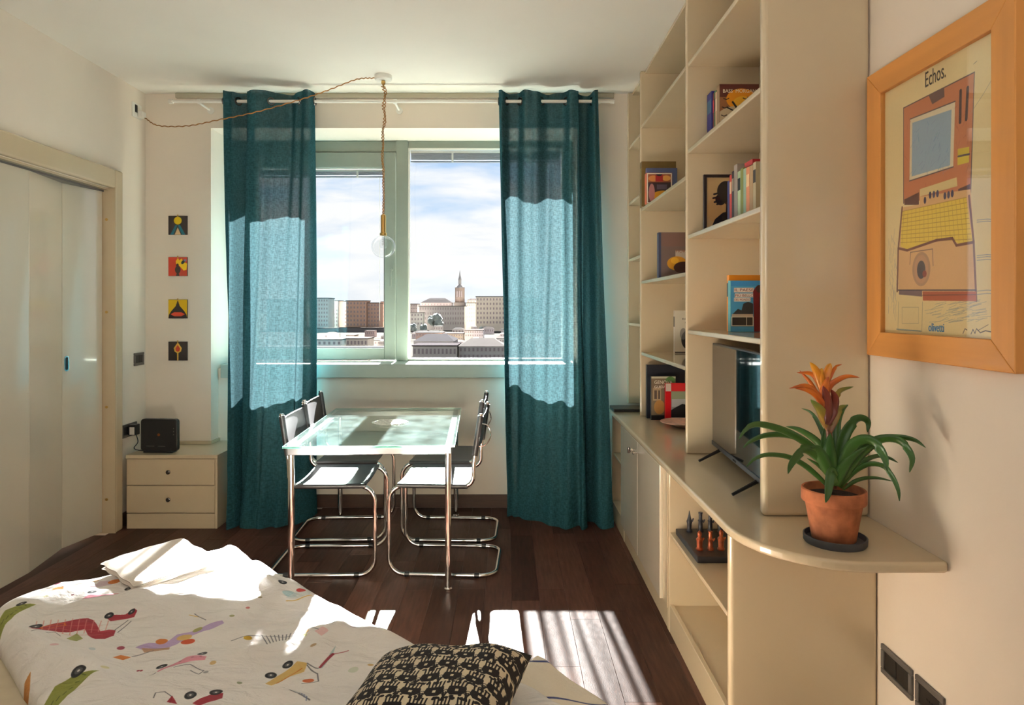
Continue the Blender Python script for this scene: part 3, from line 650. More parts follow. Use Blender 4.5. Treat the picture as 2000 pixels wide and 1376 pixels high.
# ================================================================== table
TBX, TBY, TBR = -.722, 4.09, math.radians(2.4)
tb = thing('dining_table', 'glass topped dining table with chrome frame and legs below the window', 'table', (TBX, TBY, 0), TBR)
hw, hl, ht = .432, .65, .742
part('glass_top', MB().box(-hw+.002, hw-.002, -hl+.002, hl-.002, ht-.010, ht), M_top, tb, local=True)
e_ = MB().box(-hw, hw, -hl, -hl+.002, ht-.010, ht).box(-hw, hw, hl-.002, hl, ht-.010, ht).box(-hw, -hw+.002, -hl+.002, hl-.002, ht-.010, ht).box(hw-.002, hw, -hl+.002, hl-.002, ht-.010, ht)
part('glass_edge', e_, M_edge, tb, local=True)
fz0, fz1, fi = ht-.048, ht-.012, .018
for nm, b_ in (('short_rail', (-hw+fi, hw-fi, -hl+fi, -hl+fi+.035)), ('short_rail', (-hw+fi, hw-fi, hl-fi-.035, hl-fi)), ('long_rail', (-hw+fi, -hw+fi+.035, -hl+fi+.0355, hl-fi-.0355)), ('long_rail', (hw-fi-.035, hw-fi, -hl+fi+.0355, hl-fi-.0355))):
    part(nm, MB().box(*b_, fz0, fz1), M_steel, tb, bev=.003, local=True)
for sx_ in (-1, 1):
    for sy_ in (-1, 1):
        px_, py_ = sx_*(hw-fi-.0175), sy_*(hl-fi-.0175)
        lg = part('leg', MB().lathe([(.0165, .012), (.0165, fz0+.002)], (px_, py_, 0), 24), M_chrome, tb, smooth=True, local=True)
        part('foot', MB().lathe([(0, 0), (.021, 0), (.022, .006), (.018, .012), (0, .012)], (px_, py_, 0), 24), M_chrome, lg, smooth=True, local=True)
# white lattice trivet
tv = thing('trivet', 'small white lattice trivet on the glass table', 'trivet', (-.705, 4.12, ht), .12)
rim = [(.105*math.cos(math.radians(a)), .105*math.sin(math.radians(a))) for a in range(0, 360, 60)]
m_ = MB()
for i in range(6):
    a, b = Vector((*rim[i], .006)), Vector((*rim[(i+1) % 6], .006)); m_.tube([a, b], .0045, 6)
for ang in (0, 60, 120):
    ca, sa = math.cos(math.radians(ang)), math.sin(math.radians(ang))
    for k_ in (-2, -1, 0, 1, 2):
        o_ = k_*.03; half = (.091**2*1.15-o_*o_)**.5 if abs(o_) < .09 else .03
        m_.tube([(-ca*half-sa*o_, -sa*half+ca*o_, .006), (ca*half-sa*o_, sa*half+ca*o_, .006)], .0035, 6)
part('lattice', m_, M_lead, tv, smooth=True, local=True)
for a in range(0, 360, 120):
    x_, y_ = .095*math.cos(math.radians(a)), .095*math.sin(math.radians(a)); part('foot', MB().lathe([(0, 0), (.005, 0), (.005, .006), (0, .006)], (x_, y_, 0), 10), M_lead, tv, local=True)

# ================================================================== cantilever chairs
def make_chair(loop):
    t = thing('dining_chair', '', 'chair')
    W_, zs = .225, .487
    side = lambda s: [(.078, s*W_, .868), (.118, s*W_, .60), (.118, s*W_, zs), (.572, s*W_, zs), (.572, s*W_, .0125), (0, s*W_, .0125)]
    raw = side(1)+side(-1)[::-1]
    full = arc_path(raw, .085, 9)
    part('tubular_frame', MB().tube(full, .0112, 14), M_chrome, t, smooth=True, local=True)
    sp = []
    def seatP(u, v):
        x = .15+u*.375; y = -W_+v*2*W_; sag = .012*(1-(2*v-1)**2); return (x, y, zs+.0125-sag)
    m_ = MB().grid(seatP, 8, 16)
    m_.grid(lambda u, v: (seatP(u, v)[0], seatP(u, v)[1], seatP(u, v)[2]-.004), 8, 16)
    for s in (-1, 1):
        m_.lathe([(.0135, .15), (.0135, .525)], (0, s*W_, zs), 16, 'x')
    part('seat', m_, M_leather, t, smooth=True, local=True)
    d = Vector((.078-.118, 0, .868-.60)).normalized(); p0 = Vector((.118, 0, .60))
    def on(zz, s): k_ = (zz-.60)/d.z; q = p0+d*k_; return (q.x, s*W_, q.z)
    m_ = MB()
    for s in (-1, 1): m_.tube([on(.652, s), on(.862, s)], .0155, 16)
    def backP(u, v):
        q = on(.675+u*.175, 0); y = -W_+v*2*W_; return (q[0]-.010*(1-(2*v-1)**2)-.004, y, q[2])
    m_.grid(backP, 6, 16); m_.grid(lambda u, v: (backP(u, v)[0]+.004, backP(u, v)[1], backP(u, v)[2]), 6, 16)
    bk = part('backrest', m_, M_leather, t, smooth=True, local=True)
    ms = MB()
    for zz in (.700, .846):
        ms.tube([tuple(Vector(backP((zz-.675)/.175, k_/12))+Vector((.0055, 0, 0))) for k_ in range(1, 12)], .0012, 5)
    part('stitching', ms, M_darkgrey, bk, local=True)
    for s in (-1, 1):
        part('tube_cap', MB().lathe([(.0125, -.002), (.0135, .004), (.009, .009), (0, .010)], on(.866, s), 14), M_chrome, t, smooth=True, local=True)
        for xx in (.10, .475):
            part('floor_glide', MB().lathe([(.0145, -.013), (.0145, .013)], (xx, s*W_, .0140), 12, 'x'), M_blackp, t, smooth=True, local=True)
    if loop:
        a = on(.82, 1); b = on(.70, 1)
        part('side_loop', MB().tube(catmull([(a[0]-.012, a[1], a[2]), (a[0]-.045, a[1], a[2]-.01), (a[0]-.06, a[1], a[2]-.06), (b[0]-.05, b[1], b[2]+.01), (b[0]-.012, b[1], b[2])], 20), .0035, 8), M_chrome, t, smooth=True, local=True)
    return t
GC = 'black leather cantilever chairs around the glass table'
chL = make_chair(False); chR = make_chair(True)
def setc(o, x, y, rz, label):
    o.location = (x, y, .0005); o.rotation_euler = (0, 0, rz); o['label'] = label; o['group'] = GC
setc(chL, -1.283, 3.855, .03, 'black leather and chrome cantilever chair left of the table, nearer the bed')
setc(dup_tree(chL), -1.33, 4.40, .05, 'black leather and chrome cantilever chair left of the table, nearer the window')
setc(chR, -.049, 3.855, math.pi-.05, 'black leather and chrome cantilever chair right of the table, nearer the camera')
setc(dup_tree(chR), -.066, 4.40, math.pi-.03, 'black leather and chrome cantilever chair right of the table, nearer the window')

# ================================================================== bed
ZD = .52
A_ = Vector((-1.05, 2.62, 0)); u_ = Vector((.74, -.673, 0)); v_ = Vector((-.673, -.74, 0))
def bedbox(z0, z1, ins, lu=2.0, lv=1.6):
    p = [A_+u_*ins+v_*ins, A_+u_*(lu-ins)+v_*ins, A_+u_*(lu-ins)+v_*(lv-ins), A_+u_*ins+v_*(lv-ins)]
    return MB().prism([(q.x, q.y) for q in p], z0, z1)
bed = thing('bed', 'low double bed set diagonally in the foreground under a printed duvet', 'bed', (-.9, 1.6, 0))
part('bed_base', bedbox(.06, .24, .05), M_skirt, bed, bev=.01)
for a_, b_ in ((.12, .12), (1.88, .12), (1.88, 1.48), (.12, 1.48)):
    q = A_+u_*a_+v_*b_; part('leg', MB().lathe([(.025, 0), (.03, .06)], (q.x, q.y, 0), 16), M_blackp, bed, smooth=True)
part('mattress', bedbox(.24, .455, .0), M_matt, bed, bev=.04, segs=5)

def star_cloth(name, outline, ztop, zedge, hfun, m, uvr, nr=70, na=420, roll=.06, cen=None, hang=0.0):
    """closed outline (x,y) -> puffy cloth with rounded rim; star shaped around its centre"""
    P = [Vector((x, y, 0)) for x, y in outline]; n = len(P)
    cen = Vector((*cen, 0)) if cen else sum(P, Vector())/n
    ring = []
    Q = P+[P[0], P[1], P[2]]; Q = [P[-1]]+Q
    for i in range(n):
        a, b, c_, d = Q[i], Q[i+1], Q[i+2], Q[i+3]
        for k_ in range(max(2, na//n)):
            t = k_/max(2, na//n); ring.append(.5*((2*b)+(c_-a)*t+(2*a-5*b+4*c_-d)*t*t+(3*b-a-3*c_+d)*t**3))
    N = len(ring); vs = []; fs = []; uv = {}
    rr = [(i/nr)**.75 for i in range(nr+1)]
    xy = []
    for r in rr:
        for p in ring:
            q = cen+(p-cen)*r; dist = (p-cen).length*(1-r); k_ = max(0, 1-dist/roll); drop = (1-math.sqrt(max(0, 1-k_*k_)))*(ztop-zedge)
            xy.append((q.x, q.y)); vs.append((q.x, q.y, ztop-drop+hfun(q.x, q.y)*(1-k_*.8)))
    # underside tuck
    for s_, dz in ((.985, -.02), (.94, -.03)):
        for p in ring: q = cen+(p-cen)*s_; xy.append((q.x, q.y)); vs.append((q.x, q.y, zedge+dz*.1-hang))
    R2 = nr+3; mb = MB(); mb.v = vs
    for j in range(R2-1):
        for i in range(N):
            f = (j*N+i, j*N+(i+1) % N, (j+1)*N+(i+1) % N, (j+1)*N+i); k_ = len(mb.f); mb.f.append(f)
            mb.uv[k_] = [((xy[a][0]-uvr[0])/(uvr[2]-uvr[0]), (xy[a][1]-uvr[1])/(uvr[3]-uvr[1])) for a in f]
    return part(name, mb, m, None, smooth='all', at_=(cen.x, cen.y, ztop))
def wr(x, y, amps):
    s = 0
    for a, kx, ky, p in amps: s += a*math.sin(kx*x+ky*y+p+1.3*math.sin(.7*kx*y-.5*ky*x+p))
    return s
rw = random.Random(11)
WR = [(.010, 3.1, 4.2, .3), (.007, 7, -5, 1.2), (.005, 13, 9, 2.0), (.004, -17, 15, .5), (.003, 30, 22, 1.0), (.0024, -26, 41, 2.2), (.0014, 70, 44, .2)]
def folds(x, y):
    h_ = wr(x, y, WR)
    for (xa, ya, xb, yb, a, wd) in FOLDS:
        dx, dy = xb-xa, yb-ya; q = dx*dx+dy*dy; t = ((x-xa)*dx+(y-ya)*dy)/q; tt = min(1, max(0, t)); d = math.hypot(x-xa-tt*dx, y-ya-tt*dy)
        h_ += a*math.exp(-(d/wd)**2)*math.sin(math.pi*min(1, max(0, t*.9+.05)))
    return h_
FOLDS = []
for (xa, ya, xb, yb, a, wd) in ((10, 1230, 300, 1376, .022, 30), (350, 1300, 640, 1240, .008, 12), (450, 1340, 700, 1376, .012, 12), (600, 1230, 830, 1250, .010, 14), (690, 1200, 600, 1290, .010, 14), (120, 1180, 300, 1165, .008, 12), (300, 1330, 560, 1330, .007, 10), (480, 1110, 560, 1180, .012, 14)):
    p = at(xa, ya, ZD); q = at(xb, yb, ZD); FOLDS.append((p[0], p[1], q[0], q[1], a*1.5, wd/600))
# duvet print (flat drawings of little vehicles), 1 mm per cell
UVR = (-1.95, 1.15, .35, 2.85); cv = Cv(1840, 1360, C(246, 243, 240))
def K(x, y): p = at(x, y, ZD); return ((p[0]-UVR[0])/(UVR[2]-UVR[0])*1840, (UVR[3]-p[1])/(UVR[3]-UVR[1])*1360)
def kp(pts, col, al=.9): cv.poly([K(*p) for p in pts], col, al)
def kl(pts, wd, col, al=.9): cv.line([K(*p) for p in pts], wd, col, al)
def wheel(x, y, r):
    a = K(x, y); b = K(x+r, y); c_ = K(x, y+r*.5); rx = math.hypot(b[0]-a[0], b[1]-a[1]); ry = rx
    cv.ell(a[0], a[1], rx, ry, C(52, 54, 58)); cv.ell(a[0], a[1], rx*.55, ry*.55, C(96, 98, 100)); cv.ell(a[0], a[1], rx*.2, ry*.2, C(230, 225, 220))
def dot(x, y, r, col, al=.9): a = K(x, y); b = K(x+r, y); cv.ell(a[0], a[1], abs(b[0]-a[0]), abs(b[0]-a[0])*.8, col, al)
RED, GRN, PNK, LIL, ORG, TAN, YEL, GRY = C(158, 38, 52), C(140, 148, 60), C(232, 150, 170), C(196, 168, 214), C(214, 120, 50), C(214, 180, 120), C(226, 190, 110), C(110, 112, 118)
def croc(o, s=1):
    x, y = o
    kp([(x-62*s, y+62*s), (x-52*s, y+36*s), (x-30*s, y+16*s), (x, y+6*s), (x+46*s, y+2*s), (x+20*s, y+14*s), (x-8*s, y+28*s), (x-30*s, y+46*s), (x-44*s, y+66*s)], GRN)
    for i in range(7): kl([(x-50*s+i*11*s, y+48*s-i*7*s), (x-44*s+i*11*s, y+38*s-i*5*s)], 2, C(90, 100, 50))
    wheel(x+10*s, y+2*s, 11*s)
croc((142, 1316), 1.15); croc((34, 1180), .8)
# red chequered car
kp([(55, 1238), (62, 1228), (110, 1216), (152, 1210), (172, 1205), (182, 1207), (196, 1224), (212, 1222), (226, 1222), (222, 1230), (205, 1236), (186, 1236), (172, 1230), (166, 1223), (150, 1225), (110, 1234), (64, 1242)], RED)
for i in range(11): kl([(66+i*14, 1240-i*1.7), (72+i*14, 1212-i*.6)], 2, C(220, 150, 140), .7)
for i in range(3): kl([(70, 1236-i*6), (200, 1228-i*6)], 1.6, C(220, 150, 140), .5)
kl([(80, 1224), (126, 1216), (128, 1220), (84, 1230), (80, 1224)], 3, ORG); wheel(70, 1223, 11)
kp([(205, 1201), (216, 1199), (245, 1198), (262, 1193), (268, 1196), (262, 1202), (240, 1205), (216, 1207)], RED); wheel(213, 1200, 8); wheel(257, 1196, 6)
kl([(224, 1222), (250, 1206)], 2, GRY); kl([(230, 1224), (256, 1207)], 2, GRY)
kp([(130, 1238), (150, 1228), (162, 1236), (150, 1243)], GRN, .7); kl([(62, 1252), (80, 1240)], 3, GRY); kl([(90, 1246), (106, 1236), (118, 1238)], 2, GRY, .7)
# lilac car with passengers
kp([(264, 1253), (290, 1246), (330, 1240), (346, 1230), (390, 1224), (434, 1213), (438, 1217), (410, 1228), (372, 1234), (346, 1248), (320, 1254), (280, 1256)], LIL); kp([(276, 1254), (332, 1252), (330, 1257), (282, 1259)], C(190, 150, 120))
dot(316, 1241, 11, ORG); dot(360, 1236, 14, YEL); dot(367, 1244, 13, C(208, 76, 40)); dot(386, 1225, 9, C(170, 170, 100)); kp([(220, 1270), (236, 1264), (256, 1265), (240, 1273)], ORG); kl([(258, 1264), (300, 1257)], 2, GRY)
kl([(370, 1197), (392, 1203)], 3, YEL); kl([(380, 1195), (402, 1212)], 2, GRY)
# pink spotted car
kp([(306, 1300), (318, 1292), (352, 1288), (366, 1283), (392, 1281), (404, 1286), (400, 1292), (360, 1300), (330, 1302), (310, 1304)], PNK); wheel(316, 1287, 10); wheel(395, 1274, 9)
for x, y in ((330, 1296), (352, 1292), (376, 1288), (392, 1286)): dot(x, y, 2.5, C(120, 60, 70))
kl([(292, 1306), (304, 1302), (298, 1310)], 2, GRY); kl([(340, 1306), (372, 1302), (398, 1306), (388, 1314), (372, 1310)], 2, GRY); dot(402, 1309, 5, GRY, .6); dot(416, 1294, 6, TAN)
# pink car far, orange bits
kp([(160, 1170), (176, 1164), (208, 1164), (236, 1160), (250, 1162), (230, 1168), (200, 1172), (170, 1173)], PNK); wheel(180, 1159, 8); wheel(250, 1153, 6); kl([(162, 1176), (180, 1172)], 2, GRY)
kp([(144, 1146), (160, 1142), (188, 1140), (196, 1134), (214, 1134), (220, 1142), (196, 1146), (150, 1148)], C(216, 196, 206)); dot(183, 1133, 9, C(240, 170, 90)); dot(225, 1137, 13, ORG)
kp([(100, 1152), (124, 1149), (124, 1153), (104, 1155)], ORG); dot(112, 1143, 6, C(150, 60, 90)); dot(84, 1137, 6, C(190, 140, 90)); dot(142, 1162, 3, C(120, 60, 70))
# skeleton fish
for i in range(11): kl([(512+i*8, 1232-i*.6), (522+i*6, 1252-i*1.6)], 2.2, GRY)
kl([(510, 1232), (600, 1238)], 2, GRY); kp([(556, 1252), (580, 1240), (600, 1240), (598, 1246), (576, 1252)], C(190, 190, 130), .8); dot(594, 1236, 9, C(236, 190, 140)); kp([(614, 1240), (630, 1234), (642, 1244), (628, 1250)], C(240, 200, 200)); kl([(608, 1230), (622, 1238)], 2, GRY); dot(484, 1242, 8, C(200, 160, 40)); kl([(452, 1246), (508, 1234)], 2, GRY)
# yellow buggy
kp([(518, 1330), (530, 1320), (560, 1300), (580, 1288), (600, 1290), (594, 1300), (566, 1312), (530, 1332)], YEL); wheel(529, 1312, 11); wheel(562, 1291, 10); kl([(540, 1326), (590, 1296)], 2, ORG); kl([(600, 1290), (622, 1296)], 2, GRY); dot(602, 1316, 11, C(224, 110, 60)); kl([(590, 1324), (622, 1318), (620, 1304), (600, 1292)], 2.4, GRY)
kp([(538, 1347), (552, 1333), (578, 1342), (605, 1364)], C(206, 210, 214), .9); dot(561, 1343, 8, YEL); kl([(538, 1347), (605, 1364)], 2.4, GRY)
for i in range(6): kl([(574+i*5, 1342+i*3.6), (578+i*4, 1350+i*3)], 1.8, C(110, 120, 160))
kp([(620, 1296), (640, 1284), (656, 1262), (650, 1280), (630, 1296)], C(180, 206, 204)); kl([(626, 1294), (650, 1278)], 7, RED, .8); kl([(650, 1278), (680, 1270)], 2.5, RED, .7)
# blue egg car
dot(566, 1164, 14, C(190, 222, 226)); kp([(558, 1172), (580, 1168), (604, 1162), (612, 1146), (606, 1140), (580, 1156)], C(220, 228, 228), .7); dot(588, 1156, 9, C(190, 50, 50)); kl([(560, 1176), (608, 1162)], 4, YEL); wheel(552, 1151, 8); wheel(594, 1137, 7)
# mint car near the cushion
kp([(795, 1285), (812, 1272), (826, 1262), (846, 1260), (836, 1272), (806, 1288)], C(176, 216, 204)); wheel(768, 1273, 8); wheel(812, 1250, 8); dot(830, 1266, 5, C(230, 140, 130)); dot(724, 1299, 6, TAN)
# red car, bottom
kp([(376, 1374), (400, 1362), (420, 1350), (436, 1352), (434, 1366), (420, 1374), (390, 1380)], RED); wheel(422, 1349, 12); wheel(372, 1362, 11)
cv_r = [(300, 1374), (304, 1364), (322, 1360), (336, 1366), (332, 1376)]; kl(cv_r, 2, GRY); kp([(326, 1376), (336, 1364), (346, 1376)], RED)
kp([(44, 1330), (48, 1306), (60, 1298), (58, 1320), (50, 1336)], C(200, 130, 60))
for x, y, c_, r in ((236, 1254, C(160, 60, 80), 7), (690, 1232, C(180, 60, 70), 6), (484, 1187, C(200, 110, 110), 4), (612, 1270, C(190, 160, 120), 6), (453, 1204, C(170, 170, 120), 5), (508, 1169, C(160, 150, 110), 4), (106, 1272, C(236, 200, 205), 8), (180, 1260, C(210, 220, 222), 6), (205, 1304, C(220, 215, 170), 8), (270, 1292, RED, 3), (276, 1292, RED, 3), (468, 1330, C(150, 160, 130), 5), (90, 1165, C(210, 210, 170), 5), (690, 1306, C(216, 224, 206), 10)): dot(x, y, r, c_, .85)
M_duvet = img_mat('duvet_print', cv, .9, bump=.25, nscale=260.0, wrinkle=.8)
dv_px = [(452, 1052), (492, 1078), (540, 1108), (600, 1136), (660, 1164), (715, 1192), (765, 1217), (812, 1242), (860, 1266), (930, 1290)]
dv = [at(x, y, ZD) for x, y in dv_px]+[(.10, 1.66), (.22, 1.42), (.1, 1.22), (-.4, 1.20), (-.85, 1.28)]+[at(x, y, ZD-.02) for x, y in ((72, 1376), (46, 1331), (22, 1290), (4, 1262), (-14, 1232), (-20, 1205))]+[at(x, y, ZD) for x, y in ((-14, 1176), (20, 1156), (71, 1140), (130, 1126), (200, 1110), (270, 1096), (330, 1081), (390, 1068), (430, 1060))]
duv = star_cloth('duvet', dv, ZD, .458, folds, M_duvet, UVR, cen=(-.72, 1.84), roll=.075)
tag(duv, 'white duvet printed with small coloured vehicle drawings on the bed', 'duvet')
# striped flat sheet on the right edge
cs = Cv(512, 512, C(238, 229, 212))
for i in range(6): cs.line([(0, 40+i*95), (512, 60+i*95)], 4, C(70, 80, 130))
M_stripe = img_mat('striped_sheet', cs, .9, bump=.2)
ZS = .485
sh = [at(1040, 1284, ZS), at(1056, 1284, ZS), at(1090, 1306, ZS), at(1150, 1345, ZS), at(1205, 1382, ZS), (.47, 1.30), (.40, 1.12), (-.2, 1.12), (-.25, 1.35), (-.1, 1.55), (.0, 1.72)]
sheet = star_cloth('bed_sheet', sh, ZS+.015, .452, lambda x, y: wr(x, y, [(.006, 12, 8, 0), (.004, 25, -12, 1), (.002, 50, 30, 2)]), M_stripe, (-.3, 1.1, .5, 2.1), roll=.03, nr=30, na=160, cen=(.12, 1.42))
tag(sheet, 'beige bed sheet with thin blue stripes, right edge of the bed', 'sheet')
# second piece of bedding behind the duvet on the lower left
pw_ = [(-1.66, 2.06), (-1.54, 1.98), (-1.44, 1.86), (-1.30, 1.70), (-1.18, 1.55), (-1.22, 1.36), (-1.5, 1.34), (-1.85, 1.62), (-1.90, 1.9), (-1.78, 2.04)]
p2 = star_cloth('pillow', pw_, .535, .45, lambda x, y: wr(x, y, [(.010, 6, 8, 0), (.004, 22, -12, 1)]), M_sheetw, (-2, 1, 0, 2), roll=.16, nr=30, na=180)
tag(p2, 'plain white pillow peeking out left of the duvet, bottom left corner', 'pillow')
# folded white towel
def slab(name, q, z, th, m, label=None, bend=.01, parent=None):
    """soft folded rectangle: corners q (x,y), with rolled long edge"""
    Q = [Vector((x, y, 0)) for x, y in q]
    def P(u, v, top):
        p = Q[0].lerp(Q[1], u).lerp(Q[3].lerp(Q[2], u), v); e2 = min(u, 1-u, v, 1-v); k_ = max(0, 1-e2/.05); zz = th/2*math.sqrt(max(0, 1-k_*k_*.98))
        return (p.x+.004*math.sin(v*20), p.y+.004*math.sin(u*17), z+bend*math.sin(u*5+v*3)+(zz if top else -zz))
    mb = MB().grid(lambda u, v: P(u, v, 1), 30, 30); mb.grid(lambda u, v: P(u, v, 0), 30, 30)
    return part(name, mb, m, parent, smooth='all')
tw = thing('towel', 'folded white towel lying on the far left of the duvet', 'towel', (-1.22, 2.4, ZD))
tz = ZD+.02
q0 = [at(196, 1110, tz), at(262, 1152, tz), at(432, 1100, tz), at(356, 1060, tz)]
for i, (dz, ins) in enumerate(((0, .006), (.017, .0))):
    c0_ = Vector((sum(p[0] for p in q0)/4, sum(p[1] for p in q0)/4)); qq = [tuple(Vector(p).lerp(c0_, ins*3)) for p in q0]
    slab('fold_layer', qq, ZD+.019+dz, .016, M_towel, parent=tw, bend=.004)

# patterned cushion
cc = Cv(768, 768, C(222, 208, 180)); BKC = C(30, 27, 28); rc = random.Random(4)
def motif(x, y, s):
    cc.poly([(x-46*s, y-4*s), (x+46*s, y-4*s), (x+52*s, y+34*s), (x+30*s, y+60*s), (x-30*s, y+60*s), (x-52*s, y+34*s)], BKC)
    for k_ in range(5): cc.line([(x-36*s+k_*18*s, y+4*s), (x-40*s+k_*20*s, y-44*s)], 9*s, BKC)
    cc.rect(x-9*s, y+18*s, x+9*s, y+36*s, C(222, 208, 180)); cc.line([(x-52*s, y+44*s), (x-70*s, y+90*s)], 12*s, BKC); cc.line([(x+52*s, y+44*s), (x+64*s, y+92*s)], 12*s, BKC)
    for k_ in range(8): cc.ell(x+rc.uniform(-60, 60)*s, y+rc.uniform(56, 84)*s, rc.uniform(6, 14)*s, rc.uniform(5, 10)*s, BKC)
def curl(x, y, s):
    pts = [(x+(4+k_*1.9)*s*math.cos(k_*.62), y+(4+k_*1.9)*s*math.sin(k_*.62)) for k_ in range(18)]; cc.line(pts, 6*s, BKC)
for r_ in range(8):
    for k_ in range(8):
        x = k_*104+(52 if r_ % 2 else 0); y = r_*104+20; motif(x, y, .86); curl(x+52, y+30, .62)
M_cush = img_mat('cushion_weave', cc, .9, bump=.4, nscale=300.0)
def cushion(name, cen, side, th, rot, tilt, m):
    def P(u, v, sg):
        a, b = 2*u-1, 2*v-1; k_ = max(0, (1-a**4)*(1-b**4)); pin = 1-.10*(1-abs(a))*abs(b)**3 if False else 1
        x = a*side/2*(1-.09*(1-a*a*0-(b*b)) * (abs(a)**2)*0-0.10*abs(a)**1.5*(1-b*b)); y = b*side/2*(1-.10*abs(b)**1.5*(1-a*a))
        z = sg*th/2*(k_**.55)*(1+.05*math.sin(a*7+b*5))
        return Vector((x, y, z))
    R = Matrix.Rotation(rot, 4, 'Z') @ Matrix.Rotation(tilt[1], 4, 'Y') @ Matrix.Rotation(tilt[0], 4, 'X')
    mb = MB()
    for sg in (1, -1): mb.grid(lambda u, v: tuple((R @ P(u, v, sg))+Vector(cen)), 48, 48, lambda u, v: (u, v))
    return part(name, mb, m, None, smooth='all', at_=cen)
cu = cushion('cushion', (-.165, 1.50, ZD+.056), .385, .145, math.radians(-12), (0, math.radians(-7)), M_cush)
tag(cu, 'black and beige patterned cushion lying on the bed', 'cushion')
# ================================================================== television
tvt = thing('television', 'flat black television standing on the worktop inside the bookcase', 'television', (.95, 2.8, ZT))
P0, P1 = Vector((.962, 3.195, 0)), Vector((.917, 2.42, 0))
def tvbox(a0, a1, d0, d1, z0, z1):
    dv_ = (P1-P0).normalized(); n_ = Vector((-dv_.y, dv_.x, 0)); n_ = n_ if n_.x > 0 else -n_
    p = [P0+dv_*a0+n_*d0, P0+dv_*a1+n_*d0, P0+dv_*a1+n_*d1, P0+dv_*a0+n_*d1]; return MB().prism([(q.x, q.y) for q in p], z0, z1)
W_ = (P1-P0).length
part('housing', tvbox(0, W_, .0, .03, .80, 1.274), M_blackp, tvt, bev=.003)
part('rear_bulge', tvbox(.12, W_-.12, .0305, .06, .83, 1.1), M_blackp, tvt, bev=.008)
part('screen', tvbox(.008, W_-.008, -.0015, -.0002, .822, 1.266), mat('tv_screen', (.004, .005, .006), .03, coat=.5, spec=1.0), tvt)
part('lower_bezel', tvbox(.002, W_-.002, -.004, -.0002, .801, .820), mat('tv_bezel', S(60, 60, 66), .3), tvt, bev=.001)
part('badge', tvbox(W_*.47, W_*.53, -.0048, -.0041, .806, .814), M_steel, tvt)
for a in (.13, W_-.10):
    dv_ = (P1-P0).normalized(); c_ = P0+dv_*a
    m_ = MB().tube([(c_.x+.01, c_.y, .803), (c_.x-.10, c_.y-.03, ZT+.008)], [.008, .006], 8).tube([(c_.x+.01, c_.y, .803), (c_.x+.11, c_.y+.03, ZT+.008)], [.008, .006], 8)
    part('stand_foot', m_, M_blackp, tvt, smooth=True)

# ================================================================== books
BM = {}
def bmat(rgb, r=.45):
    k_ = tuple(rgb)
    if k_ not in BM: BM[k_] = mat('book_cover_%d' % len(BM), S(*rgb), r, noise=.06, nscale=30)
    return BM[k_]
# a book standing upright, spine towards the room (-x); y0..y1 its thickness, cover facing the camera on its near side
def book(label, x0, w_, y0, y1, z, h, rgb, cover=None, spine=None, group=None, name='book', text=()):
    g = rnd.uniform(.0003, .0008); y0 += g; y1 -= g
    b = thing(name, label, 'book', (x0+w_/2, (y0+y1)/2, z), 0, group); t = .0022 if y1-y0 > .012 else .0012; m = bmat(rgb)
    cvr = MB().box(x0+.0, x0+w_, y0, y0+t, z, z+h).box(x0, x0+w_, y1-t, y1, z, z+h).box(x0, x0+t, y0+t, y1-t, z, z+h)
    part('cover', cvr, m, b)
    part('pages', MB().box(x0+t+.0002, x0+w_-.004, y0+t+.0002, y1-t-.0002, z+.003, z+h-.003), M_page, b)
    if spine: part('spine_label', MB().box(x0-.0006, x0-.0001, y0+t, y1-t, z+h*.62, z+h*.86), bmat(spine), b)
    if cover is not None:
        part('front_print', MB().quad((x0+.001, y0-.0006, z+.001), (x0+w_-.001, y0-.0006, z+.001), (x0+w_-.001, y0-.0006, z+h-.001), (x0+.001, y0-.0006, z+h-.001)), img_mat('cover_print', cover, .35, .3), b)
    for s_, tx, tz_, size, col, wd in text:
        text_part('title', s_, size, bmat(col), b, (x0+tx, y0-.0008, z+tz_), (1, 0, 0), (0, 0, 1), extrude=.0002, width=wd)
    return b
# upper near shelf
z = 2.184
book('thick dark blue spined book, first on the upper shelf of the near bookcase', .940, .16, 3.135, 3.205, z, .250, (44, 46, 120), spine=(60, 110, 140))
book('thin red and black spined book beside the thick blue one', .945, .15, 3.112, 3.134, z, .235, (110, 44, 50), spine=(190, 60, 70))
book('green spined book on the upper shelf of the near bookcase', .945, .15, 3.086, 3.111, z, .237, (52, 110, 62), spine=(30, 40, 34))
book('pale pink spined book beside the green one', .942, .15, 3.060, 3.085, z, .225, (206, 170, 140), spine=(232, 220, 190))
c = Cv(180, 256, C(150, 96, 60)); c.rect(0, 0, 180, 60, C(92, 40, 34)); c.ell(100, 70, 70, 50, C(232, 150, 30)); c.ell(110, 90, 50, 34, C(240, 180, 50)); c.ell(100, 150, 110, 50, C(206, 190, 160), .9)
c.line([(60, 84), (92, 130), (120, 100)], 9, C(20, 24, 26)); c.line([(36, 110), (92, 138)], 6, C(20, 24, 26)); c.ell(96, 134, 18, 10, C(20, 24, 26)); c.line([(112, 134), (136, 112)], 10, C(20, 24, 26))
for x, y in ((30, 72), (120, 70), (140, 66), (24, 112), (60, 156), (20, 150), (52, 200)): c.line([(x-12, y-5), (x, y), (x+12, y-6)], 4, C(40, 26, 26))
book('paperback with bats and a dark branch on an orange cover, upper near shelf', .940, .175, 3.018, 3.058, z, .243, (150, 120, 90), cover=c, text=[('BASS  MORGAN', .014, .205, .022, (236, 226, 200), .145)])
